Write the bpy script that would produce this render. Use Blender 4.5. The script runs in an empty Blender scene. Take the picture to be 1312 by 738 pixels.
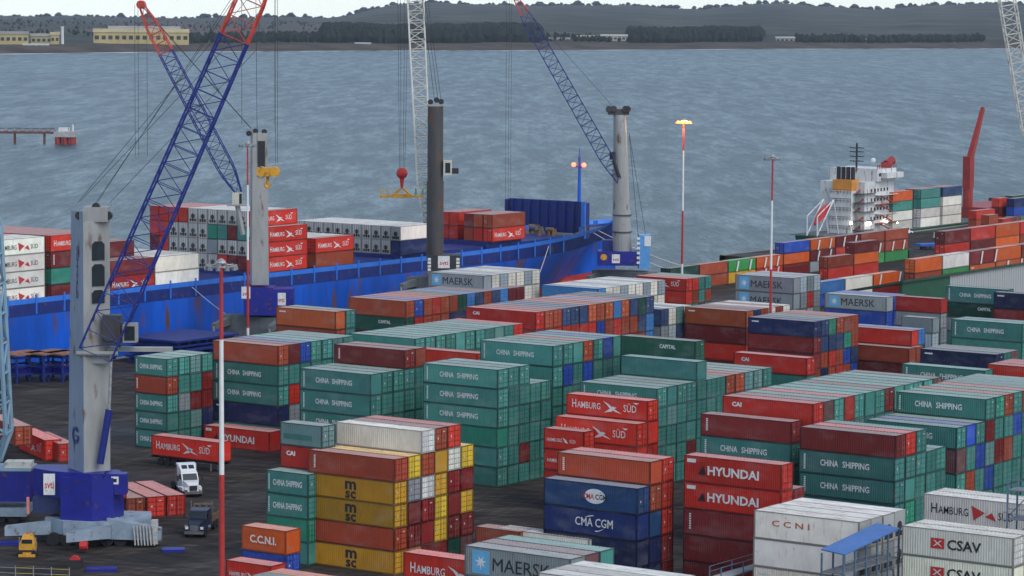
import bpy, bmesh, math, random
from mathutils import Vector, Matrix
from mathutils.bvhtree import BVHTree

random.seed(7)
SC = bpy.context.scene
COL = SC.collection
R = math.radians

# ------------------------------------------------------------------ camera
# World axes: +X runs along the long side of the yard containers, +Y along the quay and the ship.
F_PX, PITCH, ROLL, CAM_H, YAW = 3853.8, R(5.359), R(-0.4), 62.82, R(34.984)
sY, cY, sP, cP, sR, cR = math.sin(YAW), math.cos(YAW), math.sin(PITCH), math.cos(PITCH), math.sin(ROLL), math.cos(ROLL)
FWD = Vector((-sY*cP, cY*cP, -sP)); R0 = Vector((cY, sY, 0)); U0 = R0.cross(FWD)
RGT = R0*cR - U0*sR; UPV = R0*sR + U0*cR
CAM = Vector((0, 0, CAM_H))
cam = bpy.data.cameras.new('camera'); co = bpy.data.objects.new('camera', cam); COL.objects.link(co)
cam.sensor_width = 36; cam.lens = F_PX/1312*36; cam.clip_start = 1; cam.clip_end = 60000
M = Matrix((RGT, UPV, -FWD)).transposed().to_4x4(); M.translation = CAM; co.matrix_world = M
SC.camera = co
SC.render.resolution_x, SC.render.resolution_y = 1024, 576

def ray(u, v): return FWD + RGT*((u-656)/F_PX) + UPV*((369-v)/F_PX)
def atz(u, v, z=0.0):
    d = ray(u, v); return CAM + d*((z-CAM_H)/d.z)
def atx(u, v, x):
    d = ray(u, v); return CAM + d*(x/d.x)
def aty(u, v, y):
    d = ray(u, v); return CAM + d*(y/d.y)
def atd(u, v, dist): return CAM + ray(u, v)*dist
def pix(p):
    q = Vector(p)-CAM; d = q.dot(FWD); return (656+F_PX*q.dot(RGT)/d, 369-F_PX*q.dot(UPV)/d)

# ------------------------------------------------------------------ world, sun, exposure
SUN_EL, SUN_AZ = R(48), R(105)        # azimuth from +Y towards +X
W = bpy.data.worlds.new('World'); SC.world = W; W.use_nodes = True
nt = W.node_tree; nt.nodes.clear()
sky = nt.nodes.new('ShaderNodeTexSky'); sky.sky_type = 'NISHITA'; sky.sun_disc = False
sky.sun_elevation = SUN_EL; sky.sun_rotation = SUN_AZ; sky.air_density = 1.0; sky.dust_density = 0.4; sky.ozone_density = 1.5
hs = nt.nodes.new('ShaderNodeHueSaturation'); hs.inputs['Saturation'].default_value = 0.62
bg = nt.nodes.new('ShaderNodeBackground'); bg.inputs['Strength'].default_value = 0.10
wo = nt.nodes.new('ShaderNodeOutputWorld')
tc = nt.nodes.new('ShaderNodeTexCoord'); sx = nt.nodes.new('ShaderNodeSeparateXYZ'); mx = nt.nodes.new('ShaderNodeMath'); mx.operation = 'MAXIMUM'; mx.inputs[1].default_value = 0.02
cx = nt.nodes.new('ShaderNodeCombineXYZ')
L = nt.links.new
L(tc.outputs['Generated'], sx.inputs[0]); L(sx.outputs[2], mx.inputs[0]); L(sx.outputs[0], cx.inputs[0]); L(sx.outputs[1], cx.inputs[1]); L(mx.outputs[0], cx.inputs[2])
L(cx.outputs[0], sky.inputs[0]); L(sky.outputs[0], hs.inputs['Color']); tn = nt.nodes.new('ShaderNodeMixRGB'); tn.blend_type = 'MULTIPLY'; tn.inputs[0].default_value = 1; tn.inputs[2].default_value = (.91,.97,1.04,1)
L(hs.outputs[0], tn.inputs[1]); L(tn.outputs[0], bg.inputs[0]); L(bg.outputs[0], wo.inputs[0])
sun = bpy.data.lights.new('sun', 'SUN'); sun.energy = 1.0; sun.angle = R(40); sun.color = (1, 0.95, 0.88)
so = bpy.data.objects.new('sun', sun); COL.objects.link(so)
sdir = Vector((math.sin(SUN_AZ)*math.cos(SUN_EL), math.cos(SUN_AZ)*math.cos(SUN_EL), math.sin(SUN_EL)))
so.rotation_euler = sdir.to_track_quat('Z', 'Y').to_euler(); so.location = (0, 0, 300)
SC.view_settings.view_transform = 'Standard'; SC.view_settings.look = 'None'; SC.view_settings.exposure = 0.9; SC.view_settings.gamma = 1.0

# ------------------------------------------------------------------ helpers
class MB:
    def __init__(s): s.v = []; s.f = []; s.c = []; s.sm = False
    def add(s, vs, fs):
        o = len(s.v); s.v += [tuple(p) for p in vs]; s.f += [tuple(o+i for i in f) for f in fs]; return s
    def box(s, x0, x1, y0, y1, z0, z1):
        return s.add([(x0,y0,z0),(x1,y0,z0),(x1,y1,z0),(x0,y1,z0),(x0,y0,z1),(x1,y0,z1),(x1,y1,z1),(x0,y1,z1)],
                     [(0,3,2,1),(4,5,6,7),(0,1,5,4),(1,2,6,5),(2,3,7,6),(3,0,4,7)])
    def cbox(s, c, sx_, sy_, sz_, rz=0):
        n = len(s.v); s.box(-sx_/2, sx_/2, -sy_/2, sy_/2, 0, sz_)
        ca, sa = math.cos(rz), math.sin(rz)
        for i in range(n, len(s.v)):
            x, y, z = s.v[i]; s.v[i] = (c[0]+x*ca-y*sa, c[1]+x*sa+y*ca, c[2]+z)
        return s
    def rod(s, p, q, r=0.1, n=6, r2=None, cap=True):
        p, q = Vector(p), Vector(q); d = (q-p)
        if d.length < 1e-6: return s
        d.normalize(); a = d.cross(Vector((0,0,1)) if abs(d.z) < .95 else Vector((1,0,0))).normalized(); b = d.cross(a)
        r2 = r if r2 is None else r2
        vs = [p+(a*math.cos(2*math.pi*i/n)+b*math.sin(2*math.pi*i/n))*r for i in range(n)]+[q+(a*math.cos(2*math.pi*i/n)+b*math.sin(2*math.pi*i/n))*r2 for i in range(n)]
        fs = [(i, (i+1) % n, n+(i+1) % n, n+i) for i in range(n)]
        fs = [tuple(reversed(f)) for f in fs]
        if cap: fs += [tuple(range(n)), tuple(reversed(range(n, 2*n)))]
        return s.add(vs, fs)
    def path(s, pts, r=0.1, n=5):
        for a, b in zip(pts[:-1], pts[1:]): s.rod(a, b, r, n)
        return s
    def prism(s, pts, z0, z1):                       # polygon in XY, counter-clockwise
        n = len(pts)
        return s.add([(x,y,z0) for x,y in pts]+[(x,y,z1) for x,y in pts],
                     [tuple(reversed(range(n))), tuple(range(n,2*n))]+[(i,(i+1)%n,n+(i+1)%n,n+i) for i in range(n)])
    def loft(s, rings, closed=True, caps=True):       # rings of equal point count
        n = len(rings[0]); o = len(s.v)
        vs = [p for r in rings for p in r]; fs = []
        for k in range(len(rings)-1):
            for i in range(n if closed else n-1):
                j = (i+1) % n; fs.append((k*n+i, k*n+j, (k+1)*n+j, (k+1)*n+i))
        if caps: fs += [tuple(reversed(range(n))), tuple(range((len(rings)-1)*n, len(rings)*n))]
        return s.add(vs, fs)
    def ball(s, c, r, n=8, m=6, sz=1.0):
        rings = [[(c[0]+r*math.sin(math.pi*k/m)*math.cos(2*math.pi*i/n), c[1]+r*math.sin(math.pi*k/m)*math.sin(2*math.pi*i/n), c[2]-r*sz*math.cos(math.pi*k/m)) for i in range(n)] for k in range(1, m)]
        return s.loft(rings)
    def mesh(s, name, smooth=False):
        me = bpy.data.meshes.new(name); me.from_pydata(s.v, [], s.f)
        if smooth:
            me.polygons.foreach_set('use_smooth', [True]*len(me.polygons))
        me.update(); return me
    def build(s, name, mat, parent=None, smooth=False, loc=None, fix=True):
        me = s.mesh(name, smooth)
        if fix:
            b = bmesh.new(); b.from_mesh(me); bmesh.ops.recalc_face_normals(b, faces=b.faces); b.to_mesh(me); b.free()
        me.materials.append(mat); return ob(name, me, parent, loc)

def ob(name, data, parent=None, loc=None, rz=None):
    o = bpy.data.objects.new(name, data); COL.objects.link(o)
    if parent is not None: o.parent = parent
    if loc is not None: o.location = loc
    if rz: o.rotation_euler = (0, 0, rz)
    return o
def thing(name, label, cat, loc=(0,0,0), rz=0, group=None):
    o = ob(name, None, None, loc, rz); o.empty_display_size = 0.5
    return tag(o, label, cat, group)
def tag(o, label, cat, group=None):
    o['label'] = label; o['category'] = cat
    if group: o['group'] = group
    return o
def struct(o): o['kind'] = 'structure'; return o
def stuff(o, label, cat): o['kind'] = 'stuff'; o['label'] = label; o['category'] = cat; return o

MATS = {}
def mat(name, col, rough=0.6, metal=0.0, var=0.15, scale=0.6, rust=0.0, bump=0.0, emit=None, estr=0.0, spec=0.5, stretch=1.0):
    if name in MATS: return MATS[name]
    m = bpy.data.materials.new(name); m.use_nodes = True; n = m.node_tree; b = n.nodes['Principled BSDF']; k = n.links.new
    b.inputs['Roughness'].default_value = rough; b.inputs['Metallic'].default_value = metal; b.inputs['Specular IOR Level'].default_value = spec
    tcn = n.nodes.new('ShaderNodeTexCoord'); mp = n.nodes.new('ShaderNodeMapping'); mp.inputs['Scale'].default_value = (scale, scale, scale*stretch)
    k(tcn.outputs['Object'], mp.inputs[0])
    no = n.nodes.new('ShaderNodeTexNoise'); no.inputs['Scale'].default_value = 1; no.inputs['Detail'].default_value = 6; no.inputs['Roughness'].default_value = .65
    k(mp.outputs[0], no.inputs[0])
    cr = n.nodes.new('ShaderNodeValToRGB'); cr.color_ramp.elements[0].position = .3; cr.color_ramp.elements[1].position = .7
    lo = [c*(1-var) for c in col]; hi = [min(1, c*(1+var)) for c in col]
    cr.color_ramp.elements[0].color = (*lo, 1); cr.color_ramp.elements[1].color = (*hi, 1); k(no.outputs[0], cr.inputs[0])
    out = cr.outputs[0]
    if rust > 0:
        n2 = n.nodes.new('ShaderNodeTexNoise'); n2.inputs['Scale'].default_value = 2.3; n2.inputs['Detail'].default_value = 8; k(mp.outputs[0], n2.inputs[0])
        r2 = n.nodes.new('ShaderNodeValToRGB'); r2.color_ramp.elements[0].position = .62-.18*rust; r2.color_ramp.elements[1].position = .74-.12*rust
        r2.color_ramp.elements[0].color = (0,0,0,1); k(n2.outputs[0], r2.inputs[0])
        mi = n.nodes.new('ShaderNodeMixRGB'); k(r2.outputs[0], mi.inputs[0]); k(out, mi.inputs[1]); mi.inputs[2].default_value = (.12,.05,.025,1); out = mi.outputs[0]
    k(out, b.inputs['Base Color'])
    if bump > 0:
        bu = n.nodes.new('ShaderNodeBump'); bu.inputs['Strength'].default_value = bump; bu.inputs['Distance'].default_value = .1; k(no.outputs[0], bu.inputs['Height']); k(bu.outputs[0], b.inputs['Normal'])
    if emit: b.inputs['Emission Color'].default_value = (*emit, 1); b.inputs['Emission Strength'].default_value = estr
    MATS[name] = m; return m
# ------------------------------------------------------------------ ground, quay, sea, far shore
SEA_Z = -4.0
def ground_mat():
    m = bpy.data.materials.new('yard_asphalt'); m.use_nodes = True; n = m.node_tree; k = n.links.new; b = n.nodes['Principled BSDF']
    t = n.nodes.new('ShaderNodeTexCoord')
    def noise(sc, det=6, stretch=(1,1,1), ro=.6):
        mp = n.nodes.new('ShaderNodeMapping'); mp.inputs['Scale'].default_value = tuple(sc*q for q in stretch); k(t.outputs['Object'], mp.inputs[0])
        o = n.nodes.new('ShaderNodeTexNoise'); o.inputs['Scale'].default_value = 1; o.inputs['Detail'].default_value = det; o.inputs['Roughness'].default_value = ro; k(mp.outputs[0], o.inputs[0]); return o.outputs[0]
    def ramp(i, p0, p1, c0, c1):
        r = n.nodes.new('ShaderNodeValToRGB'); r.color_ramp.elements[0].position = p0; r.color_ramp.elements[1].position = p1
        r.color_ramp.elements[0].color = (*c0,1); r.color_ramp.elements[1].color = (*c1,1); k(i, r.inputs[0]); return r.outputs[0]
    base = ramp(noise(.12, 8), .3, .7, (.014,.012,.0105), (.050,.043,.038))
    stain = ramp(noise(.35, 5, (.25, 1.6, 1)), .48, .66, (1,1,1), (.42,.40,.38))
    wet = ramp(noise(.05, 4, (1,.4,1)), .5, .62, (0,0,0), (1,1,1))
    mu = n.nodes.new('ShaderNodeMixRGB'); mu.blend_type = 'MULTIPLY'; mu.inputs[0].default_value = 1; k(base, mu.inputs[1]); k(stain, mu.inputs[2])
    # tyre tracks: stretched bands along the driving lanes, in two headings
    def track(rot, off, tint):
        m0 = n.nodes.new('ShaderNodeMapping'); m0.inputs['Rotation'].default_value = (0,0,rot); m0.inputs['Location'].default_value = (off,0,0); k(t.outputs['Object'], m0.inputs[0]); mp = n.nodes.new('ShaderNodeMapping'); mp.inputs['Scale'].default_value = (.8,.03,1); k(m0.outputs[0], mp.inputs[0])
        o = n.nodes.new('ShaderNodeTexNoise'); o.inputs['Scale'].default_value = 1; o.inputs['Detail'].default_value = 3; k(mp.outputs[0], o.inputs[0]); return ramp(o.outputs[0], .50, .62, (1,1,1), tint)
    cur = mu.outputs[0]
    for rot_, off_, tint_ in ((.5, 3, (1.9,1.8,1.7)), (1.15, 11, (.45,.44,.43)), (-.25, 7, (1.6,1.5,1.4))):
        m3 = n.nodes.new('ShaderNodeMixRGB'); m3.blend_type = 'MULTIPLY'; m3.inputs[0].default_value = .85; k(cur, m3.inputs[1]); k(track(rot_, off_, tint_), m3.inputs[2]); cur = m3.outputs[0]
    k(cur, b.inputs['Base Color'])
    ro = n.nodes.new('ShaderNodeMapRange'); ro.inputs[3].default_value = .92; ro.inputs[4].default_value = .6; k(wet, ro.inputs[0]); k(ro.outputs[0], b.inputs['Roughness'])
    bu = n.nodes.new('ShaderNodeBump'); bu.inputs['Strength'].default_value = .4; bu.inputs['Distance'].default_value = .05; k(noise(2.5, 6), bu.inputs['Height']); k(bu.outputs[0], b.inputs['Normal'])
    b.inputs['Specular IOR Level'].default_value = .25
    return m
def sea_mat():
    m = bpy.data.materials.new('sea_water'); m.use_nodes = True; n = m.node_tree; k = n.links.new; b = n.nodes['Principled BSDF']
    t = n.nodes.new('ShaderNodeTexCoord')
    def noise(sc, det, rot, stretch, ro=.6):
        m0 = n.nodes.new('ShaderNodeMapping'); m0.inputs['Rotation'].default_value = (0,0,rot); k(t.outputs['Object'], m0.inputs[0])
        mp = n.nodes.new('ShaderNodeMapping'); mp.inputs['Scale'].default_value = (sc*stretch[0], sc*stretch[1], sc); k(m0.outputs[0], mp.inputs[0]); o = n.nodes.new('ShaderNodeTexNoise'); o.inputs['Scale'].default_value = 1; o.inputs['Detail'].default_value = det; o.inputs['Roughness'].default_value = ro
        k(mp.outputs[0], o.inputs[0]); return o.outputs[0]
    rot = -YAW
    def ramp(i_, p0, p1, c0, c1):
        r = n.nodes.new('ShaderNodeValToRGB'); r.color_ramp.elements[0].position = p0; r.color_ramp.elements[1].position = p1
        r.color_ramp.elements[0].color = (*c0,1); r.color_ramp.elements[1].color = (*c1,1); k(i_, r.inputs[0]); return r.outputs[0]
    w1 = noise(.085, 8, rot, (1.0, .15), .72); w2 = noise(.40, 5, rot, (1.0, .16), .7); w3 = noise(.0022, 5, rot, (.5, 1.0))
    a1 = n.nodes.new('ShaderNodeMath'); a1.operation = 'MULTIPLY_ADD'; k(w1, a1.inputs[0]); a1.inputs[1].default_value = 3.0; k(w2, a1.inputs[2])
    bu = n.nodes.new('ShaderNodeBump'); bu.inputs['Strength'].default_value = 1.0; bu.inputs['Distance'].default_value = 1.6; k(a1.outputs[0], bu.inputs['Height']); k(bu.outputs[0], b.inputs['Normal'])
    deep = ramp(w3, .36, .66, (.010,.050,.072), (.026,.082,.105))
    mi = n.nodes.new('ShaderNodeMixRGB'); k(ramp(w1, .44, .64, (0,0,0), (.62,.62,.62)), mi.inputs[0]); k(deep, mi.inputs[1]); mi.inputs[2].default_value = (.24,.33,.36,1)  # pale crests: sky glints on the ripples painted into the colour
    m2 = n.nodes.new('ShaderNodeMixRGB'); m2.blend_type = 'MULTIPLY'; m2.inputs[0].default_value = .8; k(mi.outputs[0], m2.inputs[1]); k(ramp(w2, .35, .65, (.35,.42,.48), (1.35,1.3,1.25)), m2.inputs[2]); mi = m2  # finer ripples: bright tops and dark troughs also put into the colour
    k(mi.outputs[0], b.inputs['Base Color']); b.inputs['Roughness'].default_value = .35; b.inputs['IOR'].default_value = 1.33; b.inputs['Specular IOR Level'].default_value = .26
    return m
M_GROUND = ground_mat(); M_SEA = sea_mat()
M_CONC = mat('quay_concrete', (.22,.21,.19), .85, var=.3, scale=.25, bump=.3)
q = MB().prism([(-362,-150),(700,-150),(700,1500),(-394,1500),(-394,655),(-362,655)], -9, 0)
struct(q.build('yard_ground', M_GROUND))
# concrete coping along the quay edge
for x, y0, y1 in ((-362, 60, 655), (-394, 655, 1300)):
    struct(MB().box(x-.02, x+1.3, y0, y1, -2.2, .14).build('quay_coping', M_CONC))

# far shore: terrain on a fan of columns (image bearing u) and rows (distance)
def lerp_tab(tab, u):
    if u <= tab[0][0]: return tab[0][1]
    for (a, x), (b, y) in zip(tab[:-1], tab[1:]):
        if u <= b: return x+(y-x)*(u-a)/(b-a)
    return tab[-1][1]
SHORE = [(-600,73.5),(0,69.5),(200,67),(440,65.5),(656,65),(1000,63),(1312,62.5),(2000,61.5)]
def horizon(u): return pix(CAM + ray(u, 369)*0 + Vector((ray(u,200).x, ray(u,200).y, 0))*1e4)[1]
RIDGE = [(-600,20),(0,20),(300,21),(430,22),(455,17),(470,12),(500,4),(560,1.5),(640,6),(700,7),(790,4),(830,6),(900,11),(945,6),(1010,4),(1060,7),(1120,10),(1180,6),(1250,4),(1312,6),(1500,3),(2000,6)]
MID = [(-600,34),(0,33),(150,36),(300,38),(420,40),(480,24),(560,19),(700,22),(800,24),(900,27),(1000,24),(1150,27),(1312,26),(2000,26)]
def hgt(v, u, d):            # height that shows at image row v at ground distance d
    rr = ray(u, v); g = math.hypot(rr.x, rr.y); return CAM_H + rr.z/g*d
def gpt(u, d):
    rr = ray(u, 60); g = math.hypot(rr.x, rr.y); return rr.x/g*d, rr.y/g*d
rows = []; us = [(-500+20*i) for i in range(116)]
rng = random.Random(3)
def terr(u, k):
    ds = atz(u, lerp_tab(SHORE,u), SEA_Z); d0 = math.hypot(ds.x, ds.y)
    wob = math.sin(u*.021)*3+math.sin(u*.07+1)*1.6
    if k == 0: return d0-60, SEA_Z-1.2
    if k == 1: return d0, SEA_Z+.3
    if k == 2: return d0+45, SEA_Z+4.5
    if k == 3: return d0+90, SEA_Z+8+wob*.3
    if k == 4: return d0+400, SEA_Z+9+wob*.3
    if k == 5: return d0+1200, 8+wob*.6
    if k == 6: d = d0+2300; return d, hgt(lerp_tab(MID,u)+8, u, d)+wob*.4
    if k == 7: d = d0+3000; return d, hgt(lerp_tab(MID,u), u, d)+wob
    if k == 8: d = 9000; return d, hgt(lerp_tab(RIDGE,u)*.45+lerp_tab(MID,u)*.55, u, d)+wob
    if k == 9: d = 10500; return d, hgt(lerp_tab(RIDGE,u)+3, u, d)+wob
    if k == 10: d = 11500; return d, hgt(lerp_tab(RIDGE,u)+1.2, u, d)+wob
    d = 13500; return d, SEA_Z-20
tv = []; NR = 12
for u in us:
    for k in range(NR):
        d, z = terr(u, k); x, y = gpt(u, d); tv.append((x, y, z))
tf = [(i*NR+k, (i+1)*NR+k, (i+1)*NR+k+1, i*NR+k+1) for i in range(len(us)-1) for k in range(NR-1)]
def land_mat():
    m = bpy.data.materials.new('far_land'); m.use_nodes = True; n = m.node_tree; k = n.links.new; b = n.nodes['Principled BSDF']; b.inputs['Roughness'].default_value = .95; b.inputs['Specular IOR Level'].default_value = .1
    t = n.nodes.new('ShaderNodeTexCoord'); no = n.nodes.new('ShaderNodeTexNoise'); no.inputs['Scale'].default_value = .004; no.inputs['Detail'].default_value = 12; no.inputs['Roughness'].default_value = .7; k(t.outputs['Object'], no.inputs[0])
    r = n.nodes.new('ShaderNodeValToRGB'); e = r.color_ramp.elements; e[0].position = .38; e[0].color = (.012,.020,.018,1); e[1].position = .62; e[1].color = (.085,.080,.056,1)
    q_ = e.new(.5); q_.color = (.034,.042,.032,1); k(no.outputs[0], r.inputs[0])
    # sand low down near the water line
    sp = n.nodes.new('ShaderNodeSeparateXYZ'); k(t.outputs['Object'], sp.inputs[0]); mr = n.nodes.new('ShaderNodeMapRange'); mr.inputs[1].default_value = 3.0; mr.inputs[2].default_value = 6.5; mr.inputs[3].default_value = 1; mr.inputs[4].default_value = 0; k(sp.outputs[2], mr.inputs[0])
    n2 = n.nodes.new('ShaderNodeTexNoise'); n2.inputs['Scale'].default_value = .02; n2.inputs['Detail'].default_value = 5; k(t.outputs['Object'], n2.inputs[0])
    r2 = n.nodes.new('ShaderNodeValToRGB'); r2.color_ramp.elements[0].position = .35; r2.color_ramp.elements[1].position = .65; r2.color_ramp.elements[0].color = (.045,.034,.026,1); r2.color_ramp.elements[1].color = (.10,.078,.060,1); k(n2.outputs[0], r2.inputs[0])
    mi = n.nodes.new('ShaderNodeMixRGB'); k(mr.outputs[0], mi.inputs[0]); k(r.outputs[0], mi.inputs[1]); k(r2.outputs[0], mi.inputs[2]); k(mi.outputs[0], b.inputs['Base Color']); return m
struct(MB().add(tv, tf).build('far_shore_terrain', land_mat(), smooth=True))
def terr_z(u, d):
    prev = None
    for k in range(NR):
        dd, z = terr(u, k)
        if prev and d <= dd: return prev[1]+(z-prev[1])*(d-prev[0])/max(1e-6, dd-prev[0])
        prev = (dd, z)
    return SEA_Z
sp_ = [(gpt(u, 9000)[0], gpt(u, 9000)[1], SEA_Z) for u in range(-500, 1801, 100)]
struct(MB().add([(-6000,-3000,SEA_Z),(3000,-3000,SEA_Z)]+list(reversed(sp_)), [tuple(range(len(sp_)+2))]).build('sea', M_SEA, fix=False))
# surf line
M_FOAM = mat('surf_foam', (.62,.66,.68), .8, var=.12, scale=.01)
fv = []
for i, u in enumerate(range(-500, 1800, 10)):
    d, _ = terr(u, 1); w = 30+18*math.sin(u*.05)+14*math.sin(u*.31+.5)+rng.uniform(-9, 9)
    for q_ in (d+6, d-w): x, y = gpt(u, q_); fv.append((x, y, SEA_Z+.5))
ff = [(2*i, 2*i+1, 2*i+3, 2*i+2) for i in range(len(fv)//2-1)]
stuff(MB().add(fv, ff).build('surf', M_FOAM, fix=False), 'white line of surf breaking along the far beach', 'surf')

# woods on the far shore
M_WOOD = mat('far_woods', (.014,.021,.015), .95, var=.6, scale=.015, spec=.1)
wd = MB()
def tree_blob(x, y, z, h, r, n=5):
    o = [(x+r*.45*math.cos(a), y+r*.45*math.sin(a), z) for a in [2*math.pi*i/n for i in range(n)]]
    m_ = [(x+r*rng.uniform(.75,1.15)*math.cos(a+.4), y+r*rng.uniform(.75,1.15)*math.sin(a+.4), z+h*rng.uniform(.35,.55)) for a in [2*math.pi*i/n for i in range(n)]]
    t_ = [(x+r*.4*rng.uniform(.6,1.2)*math.cos(a), y+r*.4*math.sin(a), z+h*rng.uniform(.85,1.0)) for a in [2*math.pi*i/n for i in range(n)]]
    wd.loft([o, m_, t_])
def wood(u0, u1, dd0, dd1, num, h0, h1, base=None):
    for _ in range(num):
        u = rng.uniform(u0, u1); ds = terr(u, 1)[0]; d = ds+rng.uniform(dd0, dd1)
        x, y = gpt(u, d); h = rng.uniform(h0, h1); tree_blob(x, y, terr_z(u, d)-1, h, h*rng.uniform(.3,.5))
wood(415, 690, 250, 1200, 2600, 17, 26)
wood(805, 975, 250, 1000, 1500, 15, 23)
wood(1020, 1260, 200, 500, 420, 8, 15)
wood(-200, 420, 900, 5200, 520, 4, 10)
pass
wood(240, 420, 250, 800, 380, 6, 14)
wood(690, 810, 350, 900, 160, 6, 11)
for _ in range(700):
    u = rng.uniform(-200, 1500); d = rng.uniform(11300, 11520); x, y = gpt(u, d); h = rng.uniform(4, 11) if rng.random() < .85 else rng.uniform(11, 20); tree_blob(x, y, terr_z(u, d)-2, h, h*rng.uniform(.6,1.2))
stuff(wd.build('far_woods', M_WOOD, fix=False), 'dark woods covering the far shore and the hills behind', 'woods')
# ------------------------------------------------------------------ containers
def paint_mat(name, src, roof=False, gloss=.5):
    m = bpy.data.materials.new(name); m.use_nodes = True; n = m.node_tree; k = n.links.new; b = n.nodes['Principled BSDF']
    if src == 'object':
        oi = n.nodes.new('ShaderNodeObjectInfo'); col = oi.outputs['Color']; rnd = oi.outputs['Random']
    else:
        at = n.nodes.new('ShaderNodeAttribute'); at.attribute_name = 'paint'; col = at.outputs['Color']; rnd = None
    t = n.nodes.new('ShaderNodeTexCoord'); mp = n.nodes.new('ShaderNodeMapping'); k(t.outputs['Object'], mp.inputs[0])
    if rnd is not None:
        ml = n.nodes.new('ShaderNodeMath'); ml.operation = 'MULTIPLY'; ml.inputs[1].default_value = 91.0; k(rnd, ml.inputs[0])
        cb = n.nodes.new('ShaderNodeCombineXYZ'); k(ml.outputs[0], cb.inputs[0]); k(ml.outputs[0], cb.inputs[1]); k(cb.outputs[0], mp.inputs['Location'])
    def noise(sc, det=5, ro=.6):
        m2 = n.nodes.new('ShaderNodeMapping'); m2.inputs['Scale'].default_value = sc; k(mp.outputs[0], m2.inputs[0])
        o = n.nodes.new('ShaderNodeTexNoise'); o.inputs['Scale'].default_value = 1; o.inputs['Detail'].default_value = det; o.inputs['Roughness'].default_value = ro; k(m2.outputs[0], o.inputs[0]); return o.outputs[0]
    def mask(i, p0, p1, top=1.0):
        r = n.nodes.new('ShaderNodeMapRange'); r.inputs[1].default_value = p0; r.inputs[2].default_value = p1; r.inputs[4].default_value = top; k(i, r.inputs[0]); return r.outputs[0]
    def mixc(f, a, c, blend='MIX'):
        x = n.nodes.new('ShaderNodeMixRGB'); x.blend_type = blend
        if isinstance(f, float): x.inputs[0].default_value = f
        else: k(f, x.inputs[0])
        k(a, x.inputs[1])
        if isinstance(c, tuple): x.inputs[2].default_value = (*c, 1)
        else: k(c, x.inputs[2])
        return x.outputs[0]
    out = col
    if rnd is not None:
        hs_ = n.nodes.new('ShaderNodeHueSaturation'); mr = n.nodes.new('ShaderNodeMapRange'); mr.inputs[3].default_value = .74; mr.inputs[4].default_value = 1.22; k(rnd, mr.inputs[0]); k(mr.outputs[0], hs_.inputs['Value']); k(col, hs_.inputs['Color']); out = hs_.outputs[0]
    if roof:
        out = mixc(.42, out, (.56,.56,.54))  # faded, dusty roofs; part of the paleness is sky light mixed into the colour
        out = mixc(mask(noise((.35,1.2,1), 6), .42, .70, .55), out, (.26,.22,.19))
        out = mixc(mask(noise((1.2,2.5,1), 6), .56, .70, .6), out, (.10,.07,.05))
    else:
        out = mixc(mask(noise((.5,.5,.35), 5), .34, .74, .42), out, (.50,.47,.45), 'MULTIPLY')
        out = mixc(mask(noise((.25,.25,.6), 4), .50, .75, .16), out, (.42,.42,.40))      # faded and repainted patches
        out = mixc(mask(noise((5,5,.45), 4), .58, .78, .55), out, (.10,.05,.035))     # run-down rust streaks
        out = mixc(mask(noise((1.6,1.6,1.6), 8, .7), .63, .72, .7), out, (.09,.04,.022))
    k(out, b.inputs['Base Color']); b.inputs['Roughness'].default_value = .8 if roof else gloss; b.inputs['Specular IOR Level'].default_value = .35
    return m
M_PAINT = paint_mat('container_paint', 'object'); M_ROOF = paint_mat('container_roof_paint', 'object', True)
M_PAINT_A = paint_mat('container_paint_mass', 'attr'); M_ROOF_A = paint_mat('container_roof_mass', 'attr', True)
M_STEEL = mat('galvanised_steel', (.38,.38,.37), .45, .6, var=.3, scale=3)
M_DARK = mat('dark_machinery', (.02,.02,.022), .6, var=.4, scale=2)
M_WHITE = mat('lettering_white', (.75,.75,.72), .6, var=.12, scale=2)
M_BLACK = mat('lettering_black', (.015,.015,.018), .6, var=.2, scale=2)
M_LRED = mat('lettering_red', (.55,.03,.025), .6, var=.15, scale=2)
M_LORANGE = mat('lettering_orange', (.55,.13,.05), .6, var=.15, scale=2)
M_LBLUE = mat('panel_light_blue', (.14,.42,.66), .6, var=.1, scale=2)
M_REEFGREY = mat('reefer_unit_grey', (.42,.42,.40), .6, var=.3, scale=2)

def wear(m):
    n = m.node_tree; k = n.links.new; t = n.nodes.new('ShaderNodeTexCoord'); mp = n.nodes.new('ShaderNodeMapping'); mp.inputs['Scale'].default_value = (3,3,1.2); k(t.outputs['Object'], mp.inputs[0])
    oi = n.nodes.new('ShaderNodeObjectInfo'); ml = n.nodes.new('ShaderNodeMath'); ml.operation = 'MULTIPLY'; ml.inputs[1].default_value = 57; k(oi.outputs['Random'], ml.inputs[0]); cb = n.nodes.new('ShaderNodeCombineXYZ'); k(ml.outputs[0], cb.inputs[0]); k(cb.outputs[0], mp.inputs['Location'])
    o = n.nodes.new('ShaderNodeTexNoise'); o.inputs['Scale'].default_value = 1; o.inputs['Detail'].default_value = 7; o.inputs['Roughness'].default_value = .7; k(mp.outputs[0], o.inputs[0])
    r = n.nodes.new('ShaderNodeMapRange'); r.inputs[1].default_value = .70; r.inputs[2].default_value = .58; r.inputs[3].default_value = .3; r.inputs[4].default_value = .92; k(o.outputs[0], r.inputs[0]); k(r.outputs[0], n.nodes['Principled BSDF'].inputs['Alpha'])
for m_ in (M_WHITE, M_BLACK, M_LRED, M_LORANGE): wear(m_)
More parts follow.
